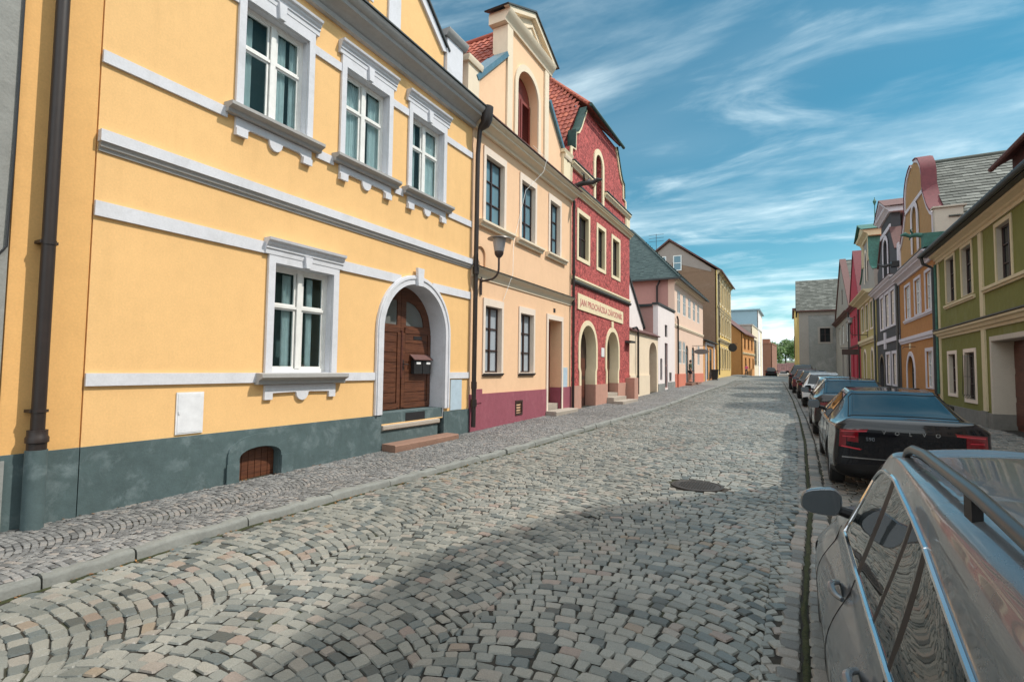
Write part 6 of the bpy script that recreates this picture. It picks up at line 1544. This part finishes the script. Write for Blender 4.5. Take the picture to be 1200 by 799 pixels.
# silver estate beside the camera
r_, T, patch, bvh, V = make_car('silver estate car parked nearest the camera, grey roof rails and chrome window trim', ESTATE, (2, 4, 6, 8, 9), (), 10, 'silver_paint', .97, .55, lvl=3,
                                wheels=(.95, 4.0), wr_=.265, chrome=True, kind='estate', pillar_cells=(3, 5, 7), doors=(1.575, 2.48, 3.45), mirror=(3.30, .66, .975))
handles(r_, T, bvh, (1.72, 2.62), .755, 1); handles(r_, T, bvh, (1.72, 2.62), .755, -1)
for s in (1, -1):
    mb = MB(T); P = [(2.78, s * .455, 1.435), (2.70, s * .455, 1.475), (2.58, s * .455, 1.502), (2.3, s * .46, 1.518), (1.5, s * .48, 1.515), (1.0, s * .49, 1.49), (.75, s * .495, 1.45), (.62, s * .495, 1.39)]
    mb.tube(P, [.016, .019, .021, .022, .022, .021, .018, .014], 14); rl = mb.build('roof_rail', 'rail_grey', r_)
    for x in (1.55,):
        mb = MB(T); mb.box(x - .04, x + .04, s * .48 - .014, s * .48 + .014, 1.425, 1.51); mb.build('rail_foot', 'black_trim', rl)
    mb = MB(T); G = []
    for x in np.linspace(.7, 2.9, 24):
        hit, no, _, _ = bvh.ray_cast(Vector((x, s * .42, 3)), Vector((0, 0, -1)))
        if hit is not None: G.append((x, s * .42, hit.z + .001))
    mb.tube(G, .005, 6); mb.build('roof_seam', 'black_trim', r_)
for s in (1, -1):
    mb = MB(T); P = []
    for x in np.linspace(.5, 3.9, 30):
        hit, no, _, _ = bvh.ray_cast(Vector((x, 2 * s, .885)), Vector((0, -s, 0)))
        if hit is not None: P.append(tuple(hit))
tail(patch, r_, [(.46, .64), (.70, .66), (.70, .80), (.52, .81)]); plate(T, r_, bvh, .66)

# black sedan
r_, T, patch, bvh, V = make_car('black sedan with C-shaped red tail lamps and silver lettering on its boot lid', SEDAN, (4, 6), (2,), 7, 'black_paint', 1.44, 8.9, lvl=3, wheels=(1.05, 3.95), wr_=.34, pillar_cells=(5,), doors=(1.5, 2.37, 3.4))
tail(patch, r_, [(.48, .975), (.82, .955), (.835, .70), (.58, .665), (.55, .685), (.75, .72), (.735, .90), (.50, .935)])
tail(patch, r_, [(.60, .775), (.735, .785), (.735, .90), (.60, .92)])
for poly in ([(.50, .952), (.80, .935), (.805, .920), (.50, .938)], [(.64, .848), (.79, .848), (.79, .862), (.64, .862)], [(.58, .69), (.80, .718), (.81, .702), (.58, .675)]):
    o = patch(poly, 'x', 'tail_lamp', 'tail_lamp_bright', r_, .010); o = patch([(-a, b) for a, b in poly], 'x', 'tail_lamp', 'tail_lamp_bright', r_, .010)
MX = Matrix(((0, 0, -1, 0), (-1, 0, 0, 0), (0, 1, 0, 0), (0, 0, 0, 1)))     # text x -> -y (right), y -> z, z -> -x
def car_text(txt, size, yc, zc, spacing=None, mat='chrome'):
    hit, no, _, _ = bvh.ray_cast(Vector((-1.5, yc, zc)), Vector((1, 0, 0)))
    mt_ = Matrix.Translation((hit.x - .010, yc, zc)) @ MX
    cu = text_mesh(txt, size, mat, r_, mt_ if False else Matrix(), name='badge')
    me = cu.data; o0 = Vector(ORG[cu.name])
    for p in me.vertices:
        q = mt_ @ (p.co + o0); p.co = Vector(T(*q)) - o0
    return cu
for i, ch in enumerate('VOLVO'): car_text(ch, .070, .30 - i * .15, .935)
car_text('S90', .075, .46, .83)
plate(T, r_, bvh, .46)
mb = MB(T); mb.tube([(1.62, 0, 1.44), (1.70, 0, 1.50), (1.9, 0, 1.475)], [.012, .03, .008], 8); mb.build('antenna', 'black_trim', r_)
for s in (1, -1): mb = MB(T); vs_ = [(.0 + .05 * q, s * .60 + .075 * cos(2 * pi * i / 20), .33 + .04 * sin(2 * pi * i / 20)) for q in (0, 1) for i in range(20)]; mb.add(vs_, [(i, (i + 1) % 20, 20 + (i + 1) % 20, 20 + i) for i in range(20)]); mb.build('exhaust', 'chrome', r_)
P_ = [(-.02 + .02, y, .52) for y in np.linspace(-.7, .7, 9)]
o = patch([(-.80, .545), (.80, .545), (.80, .56), (-.80, .56)], 'x', 'bumper_trim', 'chrome', r_)

# third: dark liftback
r_, T, patch, bvh, V = make_car('dark brown sedan with wide red tail lamps, third in the row', scale_st(SEDAN, .95, 1.0), (4, 6), (2,), 7, 'dark_paint', 1.41, 15.1, lvl=2, wheels=(1.0, 3.75), wr_=.33, pillar_cells=(5,), doors=(1.45, 2.25, 3.2))
tail(patch, r_, [(.40, .93), (.86, .90), (.87, .76), (.44, .80)]); plate(T, r_, bvh, .88)
mb = MB(T); mb.tube([(1.6, 0, 1.43), (1.62, 0, 1.47), (1.48, 0, 1.66)], [.02, .014, .004], 8); mb.build('antenna', 'black_trim', r_)
# fourth
r_, T, patch, bvh, V = make_car('blue-grey estate car with pale mirrors, fourth in the row', scale_est(ESTATE, .93, 1.04, 1.0), (2, 4, 6, 8, 9), (), 10, 'blue_grey_paint', 1.46, 20.7, lvl=2, wheels=(.87, 3.46), kind='estate', pillar_cells=(3, 5, 7), doors=(1.45, 2.23))
tail(patch, r_, [(.52, .62), (.72, .62), (.70, .82), (.58, .82)]); plate(T, r_, bvh, .66)
# fifth
r_, T, patch, bvh, V = make_car('small white hatchback with round red tail lamps, fifth in the row', HATCH, (3, 5), (1,), 6, 'white_paint', 1.30, 26.3, lvl=2, wheels=(.62, 3.15), pillar_cells=(4,), doors=(1.6, 2.7))
cpt = [(.66 + .13 * cos(a), .80 + .13 * sin(a)) for a in np.linspace(0, 2 * pi, 18, False)]; tail(patch, r_, cpt); plate(T, r_, bvh, .55)
# sixth, seventh, eighth
r_, T, patch, bvh, V = make_car('dark hatchback with a wide rear window, sixth in the row', scale_st(HATCH, 1.05, 1.0), (3, 5), (1,), 6, 'dark_paint', 1.15, 31.6, lvl=2, wheels=(.65, 3.3), pillar_cells=(4,), doors=())
tail(patch, r_, [(.55, .75), (.80, .75), (.80, .93), (.58, .93)]); plate(T, r_, bvh, .55)
mb = MB(T); mb.tube([(.6, 0, 1.48), (.45, 0, 1.7)], [.012, .004], 6); mb.build('antenna', 'black_trim', r_)
r_, T, patch, bvh, V = make_car('maroon hatchback, seventh in the row', HATCH, (3, 5), (1,), 6, 'maroon_paint', .92, 36.6, lvl=2, wheels=(.62, 3.15), pillar_cells=(4,), doors=())
tail(patch, r_, [(.55, .72), (.80, .72), (.80, .93), (.60, .93)]); plate(T, r_, bvh, .55)
r_, T, patch, bvh, V = make_car('tall black off-road car at the far end of the parked row', scale_st(HATCH, 1.12, 1.16, .05), (3, 5), (1,), 6, 'black_paint', .72, 41.8, lvl=2, wheels=(.7, 3.5), wr_=.36, pillar_cells=(4,), doors=())
tail(patch, r_, [(.62, .85), (.82, .85), (.82, 1.15), (.68, 1.15)]); plate(T, r_, bvh, .62)
# cars in the road beyond the crest
r_, T, patch, bvh, V = make_car('dark car on the road beyond the crest, below the brown block', scale_st(HATCH, 1.1, 1.08, .0), (3, 5), (1,), 6, 'black_paint', -3.0, 97.5, lvl=2, wheels=(.68, 3.4), pillar_cells=(4,), doors=(), group='cars driving beyond the crest', name='car')
tail(patch, r_, [(.55, .72), (.80, .72), (.80, .93), (.60, .93)])
make_car('small white car on the road beyond the crest, beside the dark one', HATCH, (3, 5), (1,), 6, 'white_paint', -1.2, 108, lvl=2, wheels=(.62, 3.15), pillar_cells=(4,), doors=(), group='cars driving beyond the crest', name='car')

# ================================================================== WHEELED BIN
bx_, by_ = -6.75, 55.2; bz = zwalk(bx_, by_)
t_ = thing('wheelie_bin', (bx_, by_, bz), 'black wheeled rubbish bin by the low shop doors', 'bin')
mb = MB(); w0, w1 = .24, .31
mb.add([(bx_ - w0, by_ - w0, bz + .06), (bx_ + w0, by_ - w0, bz + .06), (bx_ + w0, by_ + w0, bz + .06), (bx_ - w0, by_ + w0, bz + .06), (bx_ - w1, by_ - w1, bz + 1.0), (bx_ + w1, by_ - w1, bz + 1.0), (bx_ + w1, by_ + w1, bz + 1.0), (bx_ - w1, by_ + w1, bz + 1.0)],
       [(0, 3, 2, 1), (4, 5, 6, 7), (0, 1, 5, 4), (1, 2, 6, 5), (2, 3, 7, 6), (3, 0, 4, 7)]); mb.build('bin_body', 'bin_black', t_)
mb = MB(); mb.prism([(bx_ - .35, bz + 1.0), (bx_ + .35, bz + 1.0), (bx_ + .30, bz + 1.09), (bx_ - .30, bz + 1.09)], by_ - .35, by_ + .35); mb.build('lid', 'bin_black', t_)
for s in (-.2, .2): mb = MB(); mb.tube([(bx_ + s - .03, by_ + .2, bz + .1), (bx_ + s + .03, by_ + .2, bz + .1)], .1, 14); mb.build('wheel', 'rubber', t_)

# ================================================================== PEOPLE
def skin_mesh(J, E, rad, root_i=0, lvl=2):
    me = bpy.data.meshes.new('sk'); me.from_pydata(J, E, []); o = bpy.data.objects.new('sk', me); COL.objects.link(o)
    m = o.modifiers.new('k', 'SKIN'); sv = me.skin_vertices[0].data
    for i, r in enumerate(rad): sv[i].radius = (r, r) if isinstance(r, (int, float)) else r
    for i in range(len(J)): sv[i].use_root = (i == root_i)
    m.use_smooth_shade = True; s = o.modifiers.new('s', 'SUBSURF'); s.levels = lvl; s.render_levels = lvl
    bpy.context.view_layer.update(); em = bpy.data.meshes.new_from_object(o.evaluated_get(bpy.context.evaluated_depsgraph_get()))
    V = [tuple(p.co) for p in em.vertices]; F = [tuple(p.vertices) for p in em.polygons]; bpy.data.objects.remove(o); bpy.data.meshes.remove(em); return V, F
def person(loc, yaw, label, top, bottom, shorts, hair_len, walk=.0, hand=None):
    x0, y0, z0 = loc; c, s = cos(yaw), sin(yaw)
    T = lambda p: (x0 + p[0] * c - p[1] * s, y0 + p[0] * s + p[1] * c, z0 + p[2])
    t_ = thing('person', loc, label, 'person')
    st = walk
    J = [(0, 0, .93), (0, .01, 1.10), (0, 0, 1.30), (0, 0, 1.44), (0, .01, 1.52), (0, .02, 1.60), (0, .03, 1.70)]
    rad = [(.15, .105), (.135, .10), (.165, .11), (.10, .08), .052, (.075, .09), (.07, .085)]
    E = [(0, 1), (1, 2), (2, 3), (3, 4), (4, 5), (5, 6)]
    legs = {}
    for sg in (1, -1):
        f = st * sg; b = len(J)
        J += [(.09 * sg, .0, .88), (.10 * sg, f * .55 + .02, .50), (.10 * sg, f - .02, .09), (.11 * sg, f + .13, .035)]; rad += [.095, .062, .042, .036]; E += [(0, b), (b, b + 1), (b + 1, b + 2), (b + 2, b + 3)]; legs[sg] = b
        b = len(J); a = -st * sg
        J += [(.19 * sg, 0, 1.40), (.25 * sg, a * .3 - .02, 1.14), (.24 * sg, a * .8 + .10, .92), (.23 * sg, a + .15, .83)]; rad += [.062, .043, .033, .028]; E += [(3, b), (b, b + 1), (b + 1, b + 2), (b + 2, b + 3)]; legs[('a', sg)] = b
        h = b + 3
        for q, (dx, ln) in enumerate(((-.022, .055), (-.007, .07), (.009, .075), (.024, .062))):
            n = len(J); J += [(J[h][0] + dx * .7, J[h][1] + .02 + dx * .6, J[h][2] - .05), (J[h][0] + dx * .8, J[h][1] + .03 + dx * .7, J[h][2] - .05 - ln)]; rad += [.0095, .008]; E += [(h, n), (n, n + 1)]
        n = len(J); J += [(J[h][0] - .02 * sg, J[h][1] + .05, J[h][2] - .02), (J[h][0] - .025 * sg, J[h][1] + .07, J[h][2] - .06)]; rad += [.011, .009]; E += [(h, n), (n, n + 1)]
    V, F = skin_mesh(J, E, rad); bo = mesh_obj('body', [T(p) for p in V], F, 'skin', t_, smooth=180, fixn=True)
    # face: nose, eyes, mouth
    mb = MB(lambda a, b, d: T((a, b, d)))
    mb.tube([(0, .105, 1.655), (0, .135, 1.625), (0, .115, 1.615)], [.010, .016, .008], 6); mb.build('nose', 'skin', bo)
    mb = MB(lambda a, b, d: T((a, b, d)))
    for sg in (1, -1): mb.tube([(sg * .03, .108, 1.66), (sg * .03, .116, 1.66)], .010, 8)
    mb.box(-.022, .022, .108, .114, 1.583, 1.589); mb.build('eyes_and_mouth', 'dark_hair', bo)
    # hair cap
    V2 = []; F2 = []; nu, nv = 16, 9
    for i in range(nv):
        ph = pi * .58 * i / (nv - 1)
        for j in range(nu):
            th = 2 * pi * j / nu; fr = max(0, sin(th)); pm = ph * (1 - .38 * fr); ex = hair_len * max(0, -sin(th) + .3) * max(0, i / (nv - 1) - .6) * 2
            V2.append(T((.092 * sin(pm) * cos(th), .02 + .108 * sin(pm) * sin(th), 1.665 + .125 * cos(pm) - ex)))
    F2 = [(i * nu + j, i * nu + (j + 1) % nu, (i + 1) * nu + (j + 1) % nu, (i + 1) * nu + j) for i in range(nv - 1) for j in range(nu)]
    mesh_obj('hair', V2, F2, 'dark_hair', t_, smooth=180)
    # shirt
    Js = J[0:4] + [J[legs[('a', 1)]], J[legs[('a', 1)] + 1], J[legs[('a', -1)]], J[legs[('a', -1)] + 1]]
    V, F = skin_mesh(Js, [(0, 1), (1, 2), (2, 3), (3, 4), (4, 5), (3, 6), (6, 7)], [(.165, .125), (.155, .12), (.182, .128), (.115, .10), .080, .064, .080, .064]); mesh_obj('shirt', [T(p) for p in V], F, top, t_, smooth=180)
    k1, k2 = legs[1], legs[-1]
    end = .62 if shorts else 1.0
    def lp(b): return tuple(np.array(J[b]) * (1 - end) + np.array(J[b + 1]) * end) if shorts else J[b + 2]
    if shorts:
        Jt = [J[0], J[k1], lp(k1), J[k2], lp(k2)]; V, F = skin_mesh(Jt, [(0, 1), (1, 2), (0, 3), (3, 4)], [(.162, .12), .112, .10, .112, .10])
    else:
        Jt = [J[0], J[k1], J[k1 + 1], J[k1 + 2], J[k2], J[k2 + 1], J[k2 + 2]]; V, F = skin_mesh(Jt, [(0, 1), (1, 2), (2, 3), (0, 4), (4, 5), (5, 6)], [(.162, .12), .108, .078, .062, .108, .078, .062])
    mesh_obj('trousers', [T(p) for p in V], F, bottom, t_, smooth=180)
    for b in (k1, k2):
        V, F = skin_mesh([J[b + 2], tuple(np.array(J[b + 2]) + (0, -.03, -.045)), tuple(np.array(J[b + 3]) + (0, .03, .0))], [(0, 1), (1, 2)], [.050, .048, .044]); mesh_obj('shoe', [T(p) for p in V], F, 'shoe', t_, smooth=180)
    return t_
person((-6.95, 42.1, .82), radians(-70), 'person in dark green top and shorts on the doorstep of the pale pink house', 'olive_cloth', 'dark_cloth', True, .04, .05)
person((-6.5, 93.5, zs(93.5) - .03), radians(170), 'person in a bright pink top walking far down the left pavement', 'pink_cloth', 'dark_cloth', False, .10, .18)
